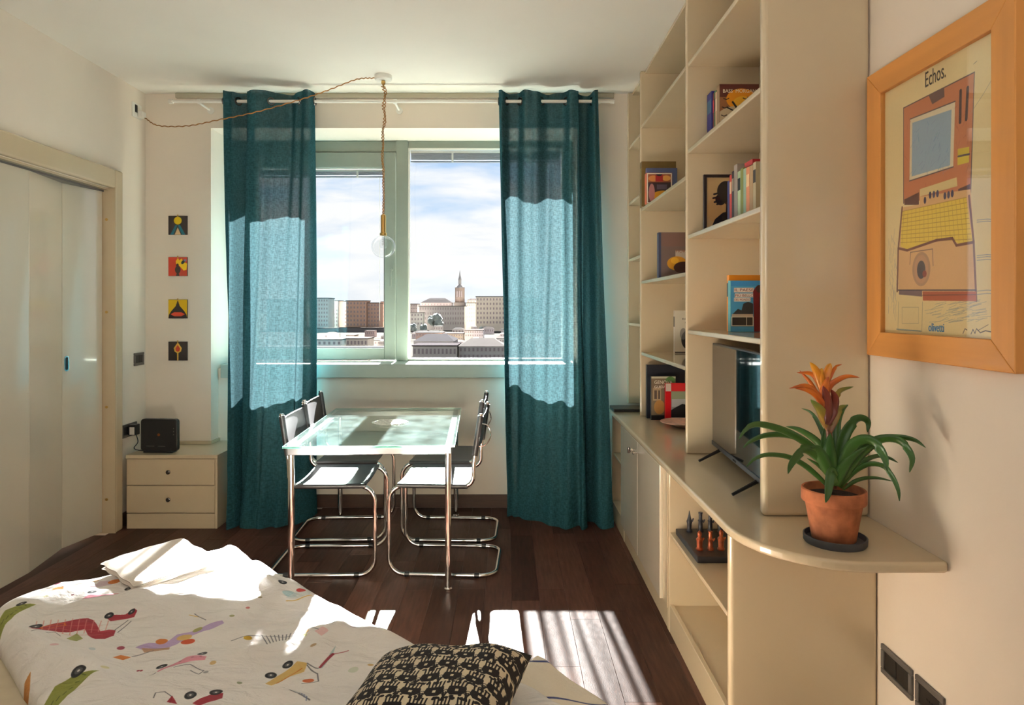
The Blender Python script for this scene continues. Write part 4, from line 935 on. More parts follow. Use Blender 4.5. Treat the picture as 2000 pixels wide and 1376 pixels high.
# second shelf: framed portrait and paperbacks
z = 1.782
pf = thing('framed_portrait', 'small black framed print of a dark silhouetted head on the second near shelf', 'picture', (1.0, 3.1, z))
fx0, fx1, fy, fh = .895, 1.115, 3.10, .262; t = .013
part('frame', MB().box(fx0, fx1, fy, fy+.018, z, z+t).box(fx0, fx1, fy, fy+.018, z+fh-t, z+fh).box(fx0, fx0+t, fy, fy+.018, z+t, z+fh-t).box(fx1-t, fx1, fy, fy+.018, z+t, z+fh-t), mat('black_frame', S(38, 28, 28), .35), pf, bev=.0015)
c = Cv(196, 236, C(206, 172, 122)); c.ell(60, 150, 60, 60, C(214, 160, 90), .5); c.poly([(20, 236), (40, 190), (76, 160), (120, 150), (160, 170), (190, 236)], C(26, 18, 26)); c.poly([(92, 120), (130, 120), (134, 160), (90, 160)], C(40, 20, 26))
c.ell(108, 78, 36, 50, C(70, 42, 34)); c.ell(90, 64, 40, 48, C(26, 16, 24)); c.ell(110, 36, 38, 20, C(24, 16, 20)); c.ell(66, 100, 24, 26, C(26, 16, 24))
for x, y in ((50, 76), (46, 94), (52, 112), (64, 122)): c.line([(80, y-12), (x-14, y)], 8, C(26, 16, 24))
c.ell(122, 70, 9, 4, C(30, 18, 18)); c.poly([(118, 80), (128, 100), (116, 102)], C(120, 76, 44)); c.ell(122, 112, 10, 4, C(90, 40, 34))
part('print', MB().quad((fx0+t, fy+.009, z+t), (fx1-t, fy+.009, z+t), (fx1-t, fy+.009, z+fh-t), (fx0+t, fy+.009, z+fh-t)), img_mat('portrait_print', c, .4), pf)
part('glass', MB().box(fx0+t, fx1-t, fy+.004, fy+.006, z+t, z+fh-t), M_picglass, pf)
part('strut', MB().box(.99, 1.02, fy+.0185, fy+.035, z, z+.15), M_blackp, pf)
PB = [(2.865, .028, .185, (50, 50, 110), None, 'blue spined paperback, first of the row on the second near shelf'), (2.836, .027, .205, (190, 60, 50), (220, 190, 150), 'red spined paperback beside the blue one on the second near shelf'),
      (2.808, .026, .215, (44, 34, 34), (150, 140, 120), 'black spined paperback with white lettering band on the second near shelf'), (2.781, .042, .235, (150, 138, 128), None, 'tall grey spined book in the second near shelf row'),
      (2.737, .034, .20, (176, 196, 160), (30, 36, 36), 'pale green spined book with black mark at its top'), (2.702, .030, .205, (130, 136, 60), None, 'olive spined book in the second near shelf row'),
      (2.671, .030, .198, (150, 180, 160), None, 'sea green spined book in the second near shelf row'), (2.640, .036, .196, (222, 140, 100), (240, 200, 150), 'salmon spined paperback in the second near shelf row'),
      (2.603, .036, .194, (176, 144, 104), None, 'tan spined paperback in the second near shelf row'), (2.566, .030, .20, (186, 170, 136), (34, 30, 26), 'beige spined book nearest the thick side panel, second near shelf')]
for y1, th, h, rgb, sp, lb in PB: book(lb, .925, .13, y1-th, y1, z, h, rgb, spine=sp)
o = book('red book lying flat on top of the paperback row', .94, .12, 2.612, 2.70, z+.2065, .02, (176, 40, 44), name='book')
# third shelf
z = 1.336
book('yellow orange topped book behind the blue travel book', .955, .17, 2.935, 2.965, z, .243, (232, 146, 30), spine=(30, 60, 60))
c = Cv(200, 290, C(70, 150, 196)); c.rect(0, 0, 200, 30, C(50, 130, 190)); c.rect(18, 40, 128, 66, C(236, 226, 214)); c.rect(22, 72, 128, 94, C(236, 226, 214)); c.rect(18, 96, 110, 118, C(236, 226, 214))
c.poly([(10, 190), (40, 160), (60, 168), (70, 130), (96, 120), (124, 130), (124, 190)], C(60, 60, 62)); c.rect(6, 190, 124, 206, C(200, 180, 160)); c.rect(6, 206, 124, 260, C(52, 44, 40)); c.line([(6, 206), (124, 206), (124, 256), (6, 256), (6, 206)], 5, C(220, 210, 190)); c.line([(88, 206), (88, 256)], 4, C(220, 210, 190))
c.poly([(124, 60), (140, 34), (160, 26), (176, 40), (200, 70), (200, 290), (130, 290)], C(120, 20, 30)); c.ell(158, 46, 18, 22, C(70, 40, 34)); c.rect(160, 90, 200, 150, C(30, 40, 50))
book('blue travel book with white title strips on the third near shelf', .950, .155, 2.900, 2.933, z, .218, (90, 160, 170), cover=c, text=[('IL PAESE', .016, .1725, .017, (120, 30, 40), .080), ('PIÙ BELLO', .019, .150, .014, (120, 30, 40), .078), ('DEL MONDO', .016, .132, .014, (120, 30, 40), .066)])
# middle bookcase
z = 2.0685
book('large olive green hardback on the upper middle shelf', .842, .215, 4.265, 4.318, z, .283, (120, 96, 50), spine=(150, 130, 80))
book('blue covered book in front of the olive hardback', .862, .19, 4.215, 4.245, z, .232, (92, 104, 150), spine=(70, 80, 130))
c = Cv(150, 200, C(80, 40, 36)); c.rect(0, 8, 150, 60, C(150, 84, 50)); c.ell(40, 36, 30, 20, C(206, 130, 70)); c.ell(116, 34, 26, 18, C(210, 150, 70)); c.rect(52, 10, 96, 56, C(150, 24, 30)); c.ell(74, 8, 18, 12, C(30, 20, 24)); c.rect(0, 66, 150, 120, C(50, 34, 40)); c.rect(60, 76, 120, 108, C(90, 76, 90)); c.ell(96, 150, 60, 34, C(226, 160, 40)); c.ell(30, 130, 18, 60, C(170, 110, 110)); c.line([(4, 4), (146, 4), (146, 196), (4, 196), (4, 4)], 6, C(232, 224, 212))
book('cookbook with white bordered food photo cover and orange spine, upper middle shelf', .845, .155, 4.130, 4.185, z, .185, (226, 120, 80), cover=c)
z = 1.6085
c = Cv(200, 256, C(112, 92, 86)); c.rect(0, 0, 200, 80, C(120, 90, 80)); c.rect(100, 104, 200, 150, C(216, 200, 184), .8); c.ell(110, 176, 60, 40, C(214, 150, 40)); c.ell(150, 200, 60, 34, C(70, 40, 34)); c.ell(96, 160, 24, 18, C(236, 176, 50)); c.rect(0, 0, 14, 256, C(60, 64, 90))
book('dark book with yellow flowers on its cover, second middle shelf', .858, .19, 3.86, 3.90, z, .256, (70, 72, 96), cover=c, text=[('FIORI', .095, .142, .022, (150, 90, 60), .06)])
z = 1.1585
c = Cv(160, 220, C(222, 214, 200)); c.ell(96, 150, 50, 50, C(40, 36, 40)); c.ell(60, 120, 24, 30, C(130, 126, 124), .7); c.ell(120, 140, 16, 24, C(170, 160, 150)); c.line([(0, 216), (160, 216)], 6, C(90, 84, 80))
book('white book with black ink drawing on its cover, lowest middle shelf', 1.030, .14, 4.19, 4.22, z, .262, (222, 214, 200), cover=c, spine=(50, 44, 44), text=[('I', .064, .228, .02, (90, 80, 76), .005), ('BEN', .045, .205, .016, (90, 80, 76), .05), ('C', .062, .182, .018, (90, 80, 76), .012)])
z = ZT
book('tall black binder standing on the worktop behind the city guides', .872, .235, 4.245, 4.285, z, .332, (26, 28, 40))
c = Cv(150, 270, C(120, 104, 84)); c.rect(0, 0, 150, 12, C(190, 190, 170)); c.ell(118, 26, 30, 26, C(90, 130, 70)); c.rect(10, 70, 60, 150, C(170, 150, 120)); c.rect(18, 86, 34, 140, C(80, 70, 64)); c.rect(42, 86, 54, 140, C(80, 70, 64)); c.ell(50, 190, 34, 44, C(176, 130, 70)); c.rect(80, 60, 110, 240, C(60, 48, 46)); c.rect(112, 80, 150, 250, C(140, 90, 90)); c.rect(0, 240, 150, 270, C(30, 28, 30))
book('city guide with stone street photo and white title, left of the red guide', .884, .15, 4.180, 4.205, z, .268, (60, 54, 52), cover=c, text=[('GENOVA', .018, .222, .030, (244, 240, 226), .11), ('GUIDA', .018, .196, .022, (244, 240, 226), .07)])
c = Cv(150, 240, C(150, 150, 156)); c.rect(0, 0, 150, 50, C(206, 24, 34)); c.rect(0, 0, 36, 50, C(214, 200, 190)); c.rect(0, 50, 36, 240, C(206, 10, 26)); c.rect(36, 50, 150, 110, C(150, 160, 130)); c.rect(40, 100, 150, 150, C(190, 194, 200)); c.poly([(36, 170), (70, 150), (110, 130), (150, 140), (150, 216), (36, 216)], C(26, 26, 34)); c.rect(36, 216, 150, 240, C(170, 160, 160))
book('red and white city guide beside the black binder on the worktop', .962, .14, 4.140, 4.165, z, .230, (206, 20, 30), cover=c)
# dish
o = part('decorative_dish', MB().lathe([(0, .003), (.035, .003), (.05, .012), (.115, .030), (.120, .032), (.118, .036), (.05, .018), (0, .010)], (1.005, 3.93, ZT), 36), mat('pink_glazed', S(214, 168, 150), .3, noise=.35, nscale=18), None, smooth=True, at_=(1.005, 3.93, ZT))
tag(o, 'shallow pink mottled dish on the worktop before the city guides', 'dish')

# ================================================================== chess-like set on the open shelf
z = .4435
bd = thing('game_board', 'black game board tray on the open shelf of the base cabinet', 'game board', (.93, 2.83, z))
part('board', MB().box(.742, 1.10, 2.66, 3.0, z, z+.026), mat('black_board', S(40, 38, 40), .4), bd, bev=.003)
M_pd = mat('dark_figure', S(34, 36, 44), .4, noise=.4, nscale=40); M_pc = mat('copper_figure', S(150, 74, 44), .35, .4, noise=.4, nscale=40)
def piece(x, y, h, kind, m, label, grp):
    s = h/.09
    pr = {'king': [(0, 0), (.013, 0), (.014, .006), (.009, .014), (.010, .034), (.0125, .044), (.010, .050), (.006, .064), (.004, .074), (.0015, .088), (0, .090)],
          'rook': [(0, 0), (.014, 0), (.014, .008), (.010, .014), (.009, .045), (.011, .052), (.0075, .058), (.0075, .082), (.009, .084), (.009, .090), (0, .090)],
          'figure': [(0, 0), (.014, 0), (.015, .006), (.011, .012), (.012, .035), (.014, .050), (.007, .060), (.009, .070), (.009, .078), (.004, .086), (0, .090)]}[kind]
    mb = MB().lathe([(r*1.0, hh*s) for r, hh in pr], (x, y, z+.0262), 14)
    mb.tube([(x+.010, y-.004, z+.0262+.045*s), (x+.016, y-.006, z+.0262+.058*s)], [.004, .003], 6)
    o = part('game_piece', mb, m, None, smooth=True, at_=(x, y, z+.0262)); tag(o, label, 'game piece', grp)
GD = 'dark pieces along the far side of the board'; GK = 'copper pieces along the near side of the board'
for i, (x, kd, h, lb) in enumerate(((.790, 'king', .092, 'dark pointed game piece, leftmost on the far side of the board'), (.838, 'rook', .084, 'dark game piece, second from the left on the far side of the board'), (.880, 'rook', .082, 'dark game piece, middle of the far side of the board'), (.924, 'figure', .084, 'dark rounded game piece, fourth from the left on the far side'), (.966, 'figure', .08, 'dark game piece hidden most by the cabinet edge'))):
    piece(x, 2.955, h, kd, M_pd, lb, GD)
for x, kd, h, lb in ((.772, 'figure', .078, 'copper game piece, leftmost on the near side of the board'), (.815, 'rook', .074, 'copper game piece, middle of the near side of the board'), (.858, 'figure', .082, 'bright copper game piece beside the white cabinet edge')):
    piece(x, 2.735, h, kd, M_pc, lb, GK)

# ================================================================== framed poster on the right wall
PY0, PY1, PZ0, PZ1, FW = 1.577, 2.228, 1.286, 2.19, .080
ps = thing('framed_poster', 'large oak framed poster with a coloured laptop sketch on the right wall', 'picture', (XR, 1.9, PZ0))
iy0, iy1, iz0, iz1 = PY0+FW, PY1-FW, PZ0+.076, PZ1-.076
fx = XR-.026
def mitre(pts_o, pts_i):
    m_ = MB(); a, b = pts_o; c_, d = pts_i
    vs = [(XR-.001, *a), (XR-.001, *b), (XR-.001, *d), (XR-.001, *c_), (fx, *a), (fx, *b), (fx, *d), (fx, *c_)]
    return m_.add(vs, [(0, 1, 2, 3), (4, 5, 6, 7), (0, 1, 5, 4), (1, 2, 6, 5), (2, 3, 7, 6), (3, 0, 4, 7)])
o4 = [(PY0, PZ0), (PY1, PZ0), (PY1, PZ1), (PY0, PZ1)]; i4 = [(iy0, iz0), (iy1, iz0), (iy1, iz1), (iy0, iz1)]
M_oakh = mat('honey_oak_level', S(206, 142, 72), .45, noise=.13, nscale=9, stretch=(1, .12, 1.6), coat=.15); M_oakv = mat('honey_oak_upright', S(206, 142, 72), .45, noise=.13, nscale=9, stretch=(1, 1.6, .12), coat=.15)
for k_ in range(4): part('frame_rail' if k_ % 2 == 0 else 'frame_stile', mitre((o4[k_], o4[(k_+1) % 4]), (i4[k_], i4[(k_+1) % 4])), M_oakh if k_ % 2 == 0 else M_oakv, ps, bev=.0025)
PWc, PHc = 600, 920; pc = Cv(PWc, PHc, C(234, 212, 156))
def pp(x, y):
    D = XR*FPX/(x-VX); zz = CH-(y-VY)*D/FPX; return ((iy1-D)/(iy1-iy0)*PWc, (iz1-zz)/(iz1-iz0)*PHc)
def zp(x, y): return pp(1700+x/3.44, y/3.44)            # upper detail
def zq(x, y): return pp(1700+x/3.823, 380+y/3.823)      # lower detail
BR, DKB, SKN, INK = C(192, 116, 74), C(110, 58, 44), C(222, 176, 120), C(60, 50, 66)
pc.poly([zp(245, 725), zp(725, 485), zp(700, 1290), zp(245, 1365)], BR); pc.poly([zp(290, 800), zp(595, 680), zp(582, 1120), zp(285, 1215)], C(226, 214, 180)); pc.poly([zp(305, 825), zp(570, 735), zp(560, 1110), zp(300, 1185)], C(150, 176, 194))
rr_ = random.Random(2)
for k_ in range(60):
    x = rr_.uniform(310, 560); y = rr_.uniform(800, 1150); pc.line([zp(x, y), zp(x+rr_.uniform(-30, 10), y+rr_.uniform(20, 60))], 3, C(90+rr_.randint(0, 60), 130+rr_.randint(0, 40), 180), .35)
for k_ in range(90):
    x = rr_.uniform(250, 700); y = rr_.uniform(700, 1330)
    if 290 < x < 595 and y < 1210: continue
    if y < 725-(x-245)*.5: continue
    pc.line([zp(x, y), zp(x+rr_.uniform(-20, 20), y+rr_.uniform(10, 50))], 3, C(150, 80, 50), .35)
for a, b in ((zp(245, 725), zp(725, 485)), (zp(725, 485), zp(700, 1290)), (zp(245, 725), zp(245, 1365)), (zp(290, 800), zp(595, 680)), (zp(285, 1215), zp(582, 1120))): pc.line([a, b], 4, INK, .8)
pc.poly([zp(415, 640), zp(520, 590), zp(522, 650), zp(440, 700)], C(90, 66, 70), .9); pc.line([zp(632, 610), zp(628, 820)], 12, C(60, 40, 50)); pc.line([zp(680, 590), zp(670, 800)], 12, C(60, 40, 50))
pc.poly([zp(612, 1000), zp(690, 985), zp(688, 1090), zp(610, 1110)], C(214, 190, 60)); pc.line([zp(615, 1050), zp(690, 1035)], 6, INK)
pc.poly([zp(250, 1340), zp(350, 1290), zp(350, 1376), zp(250, 1376)], C(90, 50, 44)); pc.poly([zp(615, 1270), zp(695, 1235), zp(695, 1290), zp(615, 1300)], C(90, 50, 50))
pc.poly([zp(355, 1270), zp(605, 1190), zp(610, 1250), zp(355, 1320)], C(222, 200, 140)); pc.poly([zp(355, 1320), zp(700, 1270), zp(705, 1376), zp(355, 1376)], SKN)
pc.poly([zq(262, 95), zq(780, 5), zq(800, 350), zq(820, 720), zq(235, 720), zq(232, 410)], SKN); pc.poly([zq(262, 125), zq(745, 20), zq(792, 350), zq(690, 370), zq(640, 330), zq(520, 330), zq(360, 385), zq(300, 410), zq(250, 385)], C(232, 200, 70))
for r_ in range(9):
    a, b = zq(262-r_*1.5, 125+r_*29), zq(745+r_*5, 20+r_*39); pc.line([a, b], 2.5, C(170, 130, 40), .7)
for k_ in range(16):
    a, b = zq(275+k_*30, 122-k_*6), zq(262+k_*33, 380-k_*2 if k_ > 11 else 370-k_*4); pc.line([a, b], 2.2, C(180, 140, 50), .6)
for a in ([zq(262, 95), zq(232, 410), zq(225, 720)], [zq(765, 10), zq(800, 350), zq(820, 790)], [zq(232, 400), zq(300, 415), zq(520, 340), zq(640, 325), zq(670, 378), zq(795, 355)]): pc.line(a, 9, DKB, .9)
for k_, (x, y) in enumerate(((425, 1310), (450, 1305), (475, 1300), (525, 1315), (550, 1308), (575, 1300), (390, 1345))): a = zp(x, y); pc.ell(a[0], a[1], 7, 12, C(60, 56, 90))
pc.ell(*zq(405, 555), 52, 60, INK, .25); pc.ell(*zq(405, 555), 40, 50, C(196, 150, 110)); pc.ell(*zq(405, 560), 24, 32, C(70, 66, 76)); pc.ell(*zq(430, 590), 12, 12, C(140, 60, 50))
pc.line([zq(320, 520), zq(325, 430), zq(490, 405), zq(495, 530)], 3, INK, .6)
pc.poly([zq(238, 715), zq(412, 712), zq(412, 760), zq(238, 745)], C(120, 100, 104)); pc.poly([zq(415, 722), zq(818, 722), zq(820, 795), zq(418, 790)], C(176, 84, 50)); pc.line([zq(415, 750), zq(820, 745)], 3, DKB); pc.line([zq(230, 712), zq(820, 712)], 4, INK)
for k_ in range(70):
    x = rr_.uniform(430, 830); y = rr_.uniform(800, 960); pc.line([zq(x, y), zq(x+rr_.uniform(40, 110), y-rr_.uniform(5, 30))], 1.6, C(110, 120, 140), .4)
for k_ in range(60):
    x = rr_.uniform(160, 225); y = rr_.uniform(250, 900); pc.line([zq(x, y), zq(x+rr_.uniform(-10, 20), y+rr_.uniform(30, 90))], 1.6, C(120, 124, 150), .4)
pc.line([zq(235, 800), zq(230, 1010), zq(410, 1020), zq(415, 800)], 2.5, C(150, 140, 120), .7); pc.line([zq(262, 840), zq(262, 960), zq(385, 960), zq(385, 840), zq(262, 840)], 2, C(150, 140, 120), .6); pc.line([zq(220, 1003), zq(400, 1018)], 4, C(90, 130, 150), .7)
for yy in (190, 205, 455, 470, 490, 720, 745): 
    pc.line([zq(825, yy), zq(900, yy-8), zq(975, yy-4)], 2, C(110, 120, 150), .7)
pc.line([zq(720, 1035), zq(735, 1000), zq(750, 1010)], 2.5, INK); pc.line([zq(780, 1040), zq(795, 1005), zq(810, 1035), zq(822, 1000), zq(850, 1030), zq(890, 1015), zq(935, 1025)], 2.5, INK); pc.line([zq(830, 1015), zq(910, 970)], 1.8, INK, .7)
pc.line([zp(700, 760), zp(780, 640), zp(870, 490)], 2, C(150, 140, 130), .6); pc.line([zp(720, 430), zp(742, 410)], 2, INK, .5)
bx0 = XR-.010
part('poster_sheet', MB().quad((bx0, iy1, iz0), (bx0, iy0, iz0), (bx0, iy0, iz1), (bx0, iy1, iz1)), img_mat('poster_print', pc, .7), ps)
part('glass', MB().box(bx0-.006, bx0-.003, iy0, iy1, iz0, iz1), M_picglass, ps)
M_ink = mat('print_black', S(40, 34, 34), .6); M_blue = mat('print_blue', S(40, 120, 170), .6)
def pw3(x, y): D = XR*FPX/(x-VX); return (bx0-.0008, D, CH-(y-VY)*D/FPX)
a = pw3(1700+390/3.44, 590/3.44); b = pw3(1700+528/3.44, 520/3.44)
text_part('lettering', 'Echos.', .062, M_ink, ps, a, (0, -1, 0), (0, 0, 1), extrude=.0002, width=abs(a[1]-b[1]))
a = pw3(1700+462/3.823, 380+1018/3.823); b = pw3(1700+577/3.823, 380+1022/3.823)
text_part('lettering', 'olivetti', .034, M_blue, ps, (a[0], a[1], a[2]), (0, -1, 0), (0, 0, 1), extrude=.0006, width=abs(a[1]-b[1])*1.0)

# ================================================================== potted bromeliad
PX, PY = .960, 2.006
sc_ = part('plant_saucer', MB().lathe([(0, 0), (.083, 0), (.086, .004), (.087, .022), (.083, .023), (.080, .008), (0, .007)], (PX+.004, PY, ZT), 48), M_slate, None, smooth=True, at_=(PX+.004, PY, ZT))
tag(sc_, 'dark slate grey round saucer under the terracotta pot', 'saucer')
zp0 = ZT+.0088
pl = thing('potted_bromeliad', 'orange flowering bromeliad in a weathered terracotta pot on the worktop end', 'plant', (PX, PY, zp0))
part('pot', MB().lathe([(0, 0), (.056, 0), (.060, .004), (.078, .108), (.079, .112), (.087, .113), (.0885, .116), (.0885, .148), (.086, .151), (.081, .150), (.079, .13), (.072, .11), (0, .10)], (PX, PY, zp0), 48), M_terra, pl, smooth=True)
part('soil', MB().lathe([(.079, .128), (.05, .134), (0, .138)], (PX, PY, zp0), 30), M_soil, pl, smooth='all')
def leafmat(name, stops, rough=.35):
    m = bpy.data.materials.new(name); m.use_nodes = True; t = m.node_tree; b = t.nodes['Principled BSDF']; c_ = t.nodes.new('ShaderNodeTexCoord'); s = t.nodes.new('ShaderNodeSeparateXYZ'); r = t.nodes.new('ShaderNodeValToRGB')
    t.links.new(c_.outputs['UV'], s.inputs[0]); t.links.new(s.outputs[1], r.inputs[0]); r.color_ramp.elements[0].position = stops[0][0]; r.color_ramp.elements[0].color = (*S(*stops[0][1]), 1); r.color_ramp.elements[1].position = stops[-1][0]; r.color_ramp.elements[1].color = (*S(*stops[-1][1]), 1)
    for p, cl_ in stops[1:-1]: k_ = r.color_ramp.elements.new(p); k_.color = (*S(*cl_), 1)
    n_ = t.nodes.new('ShaderNodeTexNoise'); n_.inputs['Scale'].default_value = 3; mp_ = t.nodes.new('ShaderNodeMapping'); mp_.inputs['Scale'].default_value = (14, 1, 1); t.links.new(c_.outputs['UV'], mp_.inputs[0]); t.links.new(mp_.outputs[0], n_.inputs['Vector'])
    mx_ = t.nodes.new('ShaderNodeMix'); mx_.data_type = 'RGBA'; mx_.blend_type = 'MULTIPLY'; mx_.inputs[0].default_value = .35; t.links.new(r.outputs[0], mx_.inputs[6]); t.links.new(n_.outputs[0], mx_.inputs[7]); t.links.new(mx_.outputs[2], b.inputs['Base Color'])
    b.inputs['Roughness'].default_value = rough; b.inputs['Subsurface Weight'].default_value = .08; b.inputs['Subsurface Radius'].default_value = (.01, .012, .004); return m
M_leaf = leafmat('strap_leaf', [(0, (96, 128, 60)), (.15, (64, 108, 44)), (1, (56, 100, 40))])
M_brO = leafmat('orange_bract', [(0, (110, 90, 50)), (.3, (214, 106, 44)), (.75, (232, 128, 40)), (1, (200, 96, 50))]); M_brY = leafmat('yellow_bract', [(0, (190, 120, 50)), (.5, (236, 150, 44)), (1, (232, 170, 40))]); M_brG = leafmat('green_bract', [(0, (120, 70, 50)), (.4, (176, 140, 60)), (1, (110, 140, 60))]); M_brR = leafmat('red_bract', [(0, (110, 60, 50)), (1, (150, 60, 44))])
def blade(name, zpts, d0, d1, w_, m, nm=26, thick=.0012, tipw=.0):
    """strap leaf through points of the enlarged detail; d0,d1: distance from the camera at base and tip"""
    P = []
    n = len(zpts)
    for i, (a, b) in enumerate(zpts):
        D = d0+(d1-d0)*(i/(n-1)); P.append(atD(1380+a/2.752, 640+b/2.752, D))
    C_ = catmull(P, nm); mb = MB(); rows = []
    for i, p in enumerate(C_):
        t = i/(nm-1); tg = (C_[min(i+1, nm-1)]-C_[max(i-1, 0)]).normalized(); side = tg.cross(Vector((0, 0, 1)))
        view = Vector((p.x, p.y, p.z-CH)).normalized(); sd2 = tg.cross(view)
        s_ = (sd2.normalized()*.8+side*.45); s_ = s_.normalized(); nn_ = s_.cross(tg).normalized()
        if nn_.z < 0: nn_ = -nn_
        ww = w_*(min(1, .55+t*1.6))*(1-t**3.2)**.8*.5+.0004
        rows.append([p-s_*ww+nn_*ww*.35, p-s_*ww*.5+nn_*ww*.08, p, p+s_*ww*.5+nn_*ww*.08, p+s_*ww+nn_*ww*.35])
    vs = [tuple(q) for r in rows for q in r]; off = len(vs)
    mb.v = vs; 
    for i in range(nm-1):
        for j in range(4):
            k_ = len(mb.f); mb.f.append((i*5+j, i*5+j+1, (i+1)*5+j+1, (i+1)*5+j)); mb.uv[k_] = [(j/4, i/(nm-1)), ((j+1)/4, i/(nm-1)), ((j+1)/4, (i+1)/(nm-1)), (j/4, (i+1)/(nm-1))]
    o = part(name, mb, m, pl, smooth='all'); so_ = o.modifiers.new('thickness', 'SOLIDIFY'); so_.thickness = thick; return o
LV = [([(670, 830), (640, 740), (560, 640), (430, 560), (290, 520), (215, 540), (172, 598)], 2.0, 1.92, .024), ([(680, 830), (620, 720), (540, 620), (440, 580), (320, 580), (240, 610), (195, 645)], 2.01, 2.02, .022),
      ([(690, 820), (650, 700), (590, 610), (500, 550), (425, 530)], 2.02, 2.08, .024), ([(650, 850), (600, 800), (520, 735), (430, 692), (320, 683), (250, 710), (212, 748)], 1.99, 1.95, .016),
      ([(690, 840), (640, 740), (570, 670), (520, 655), (480, 690), (452, 735), (437, 785)], 1.98, 1.88, .030), ([(660, 800), (640, 620), (600, 510), (560, 455), (510, 432)], 2.03, 2.10, .012),
      ([(690, 780), (695, 620), (700, 500), (725, 440), (760, 412)], 2.03, 2.08, .026), ([(700, 820), (715, 680), (745, 570), (790, 505), (835, 488), (868, 510), (865, 560)], 2.02, 2.02, .030),
      ([(700, 840), (740, 720), (790, 635), (850, 605), (910, 625), (955, 690), (972, 770)], 1.97, 1.86, .036), ([(715, 840), (770, 730), (850, 640), (930, 596), (1040, 590), (1120, 605), (1180, 645)], 1.99, 1.87, .022),
      ([(720, 850), (780, 770), (850, 715), (920, 690), (980, 700), (1030, 725)], 2.0, 2.0, .016), ([(720, 860), (790, 780), (870, 735), (950, 745), (1000, 800), (1030, 870), (1037, 930)], 1.98, 1.86, .016),
      ([(735, 870), (790, 830), (850, 810), (920, 808), (1000, 824)], 2.01, 2.0, .013), ([(720, 840), (820, 700), (920, 610), (1010, 600), (1070, 635), (1105, 700), (1092, 775)], 1.97, 1.84, .026),
      ([(690, 850), (672, 760), (660, 660), (665, 565)], 1.97, 1.96, .040), ([(700, 800), (672, 770), (660, 830), (652, 890), (640, 938)], 1.96, 1.90, .024), ([(680, 860), (650, 790), (600, 740), (540, 700)], 2.0, 2.03, .014),
      ([(690, 840), (640, 740), (600, 660), (560, 640)], 1.96, 1.93, .034), ([(700, 850), (735, 760), (790, 690), (860, 640)], 1.96, 1.93, .032), ([(670, 850), (640, 700), (632, 600), (640, 520)], 2.03, 2.04, .022)]
for z_, a, b, w_ in LV: blade('leaf', z_, a, b, w_, M_leaf)
st = [atD(1380+a/2.752, 640+b/2.752, 2.005) for a, b in ((680, 860), (665, 640), (650, 480), (640, 380), (625, 290))]
part('flower_stem', MB().tube(catmull(st, 20), [.011-.0004*i*.9 for i in range(20)], 10), M_brG, pl, smooth=True)
FL = [([(665, 560), (640, 500), (610, 440), (560, 385)], 2.0, 1.97, .030, M_brG), ([(660, 560), (685, 490), (712, 440), (755, 415)], 1.99, 2.0, .024, M_brG), ([(650, 500), (625, 420), (585, 350), (530, 312), (445, 325)], 2.0, 1.95, .020, M_brO),
      ([(645, 470), (610, 390), (550, 340), (470, 322)], 1.985, 1.96, .018, M_brO), ([(655, 470), (680, 390), (720, 340), (790, 316)], 2.01, 2.03, .020, M_brG), ([(640, 400), (660, 320), (710, 280), (760, 262), (822, 266)], 1.99, 1.96, .018, M_brO),
      ([(632, 380), (600, 290), (560, 248), (485, 240)], 2.01, 2.03, .018, M_brO), ([(630, 360), (605, 270), (585, 225), (556, 184)], 1.99, 1.98, .024, M_brY), ([(632, 360), (640, 270), (655, 215), (668, 190)], 2.0, 2.0, .024, M_brY),
      ([(640, 330), (670, 250), (695, 210), (728, 196)], 2.02, 2.04, .010, M_brO), ([(650, 470), (630, 380), (640, 310), (655, 262)], 1.985, 1.975, .026, M_brO), ([(655, 520), (650, 430), (645, 370), (625, 310)], 1.98, 1.965, .028, M_brR), ([(650, 520), (680, 440), (690, 380), (670, 330)], 1.98, 1.97, .026, M_brR),
      ([(630, 330), (615, 260), (620, 215)], 1.985, 1.98, .020, M_brY), ([(640, 450), (600, 380), (560, 300), (500, 228)], 2.03, 2.05, .016, M_brO)]
for z_, a, b, w_, m_ in FL: blade('bract', z_, a, b, w_, m_, nm=18, thick=.001)
# ================================================================== the town beyond the window
M_ground = mat('town_ground', S(42, 41, 39), .95, noise=.25, nscale=.05, spec=0)
struct('ground', MB().box(-900, 900, 60, 1500, -14, -12), M_ground, label='hillside and town ground seen through the window')
HM = {}
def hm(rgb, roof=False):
    g_ = sum(rgb)/3; rgb = tuple(int(g_+(c_-g_)*.6) for c_ in rgb)  # greys the colours to put distance haze into them
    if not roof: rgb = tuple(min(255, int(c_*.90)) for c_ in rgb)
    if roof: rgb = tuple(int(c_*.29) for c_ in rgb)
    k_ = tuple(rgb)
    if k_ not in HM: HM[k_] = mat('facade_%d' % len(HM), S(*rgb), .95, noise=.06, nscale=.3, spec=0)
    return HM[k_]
M_win = mat('distant_window', S(120, 108, 108), .6); M_roofm = mat('distant_roof', S(52, 48, 46), .9, noise=.15, nscale=.4, spec=0)
GZ = -12.0
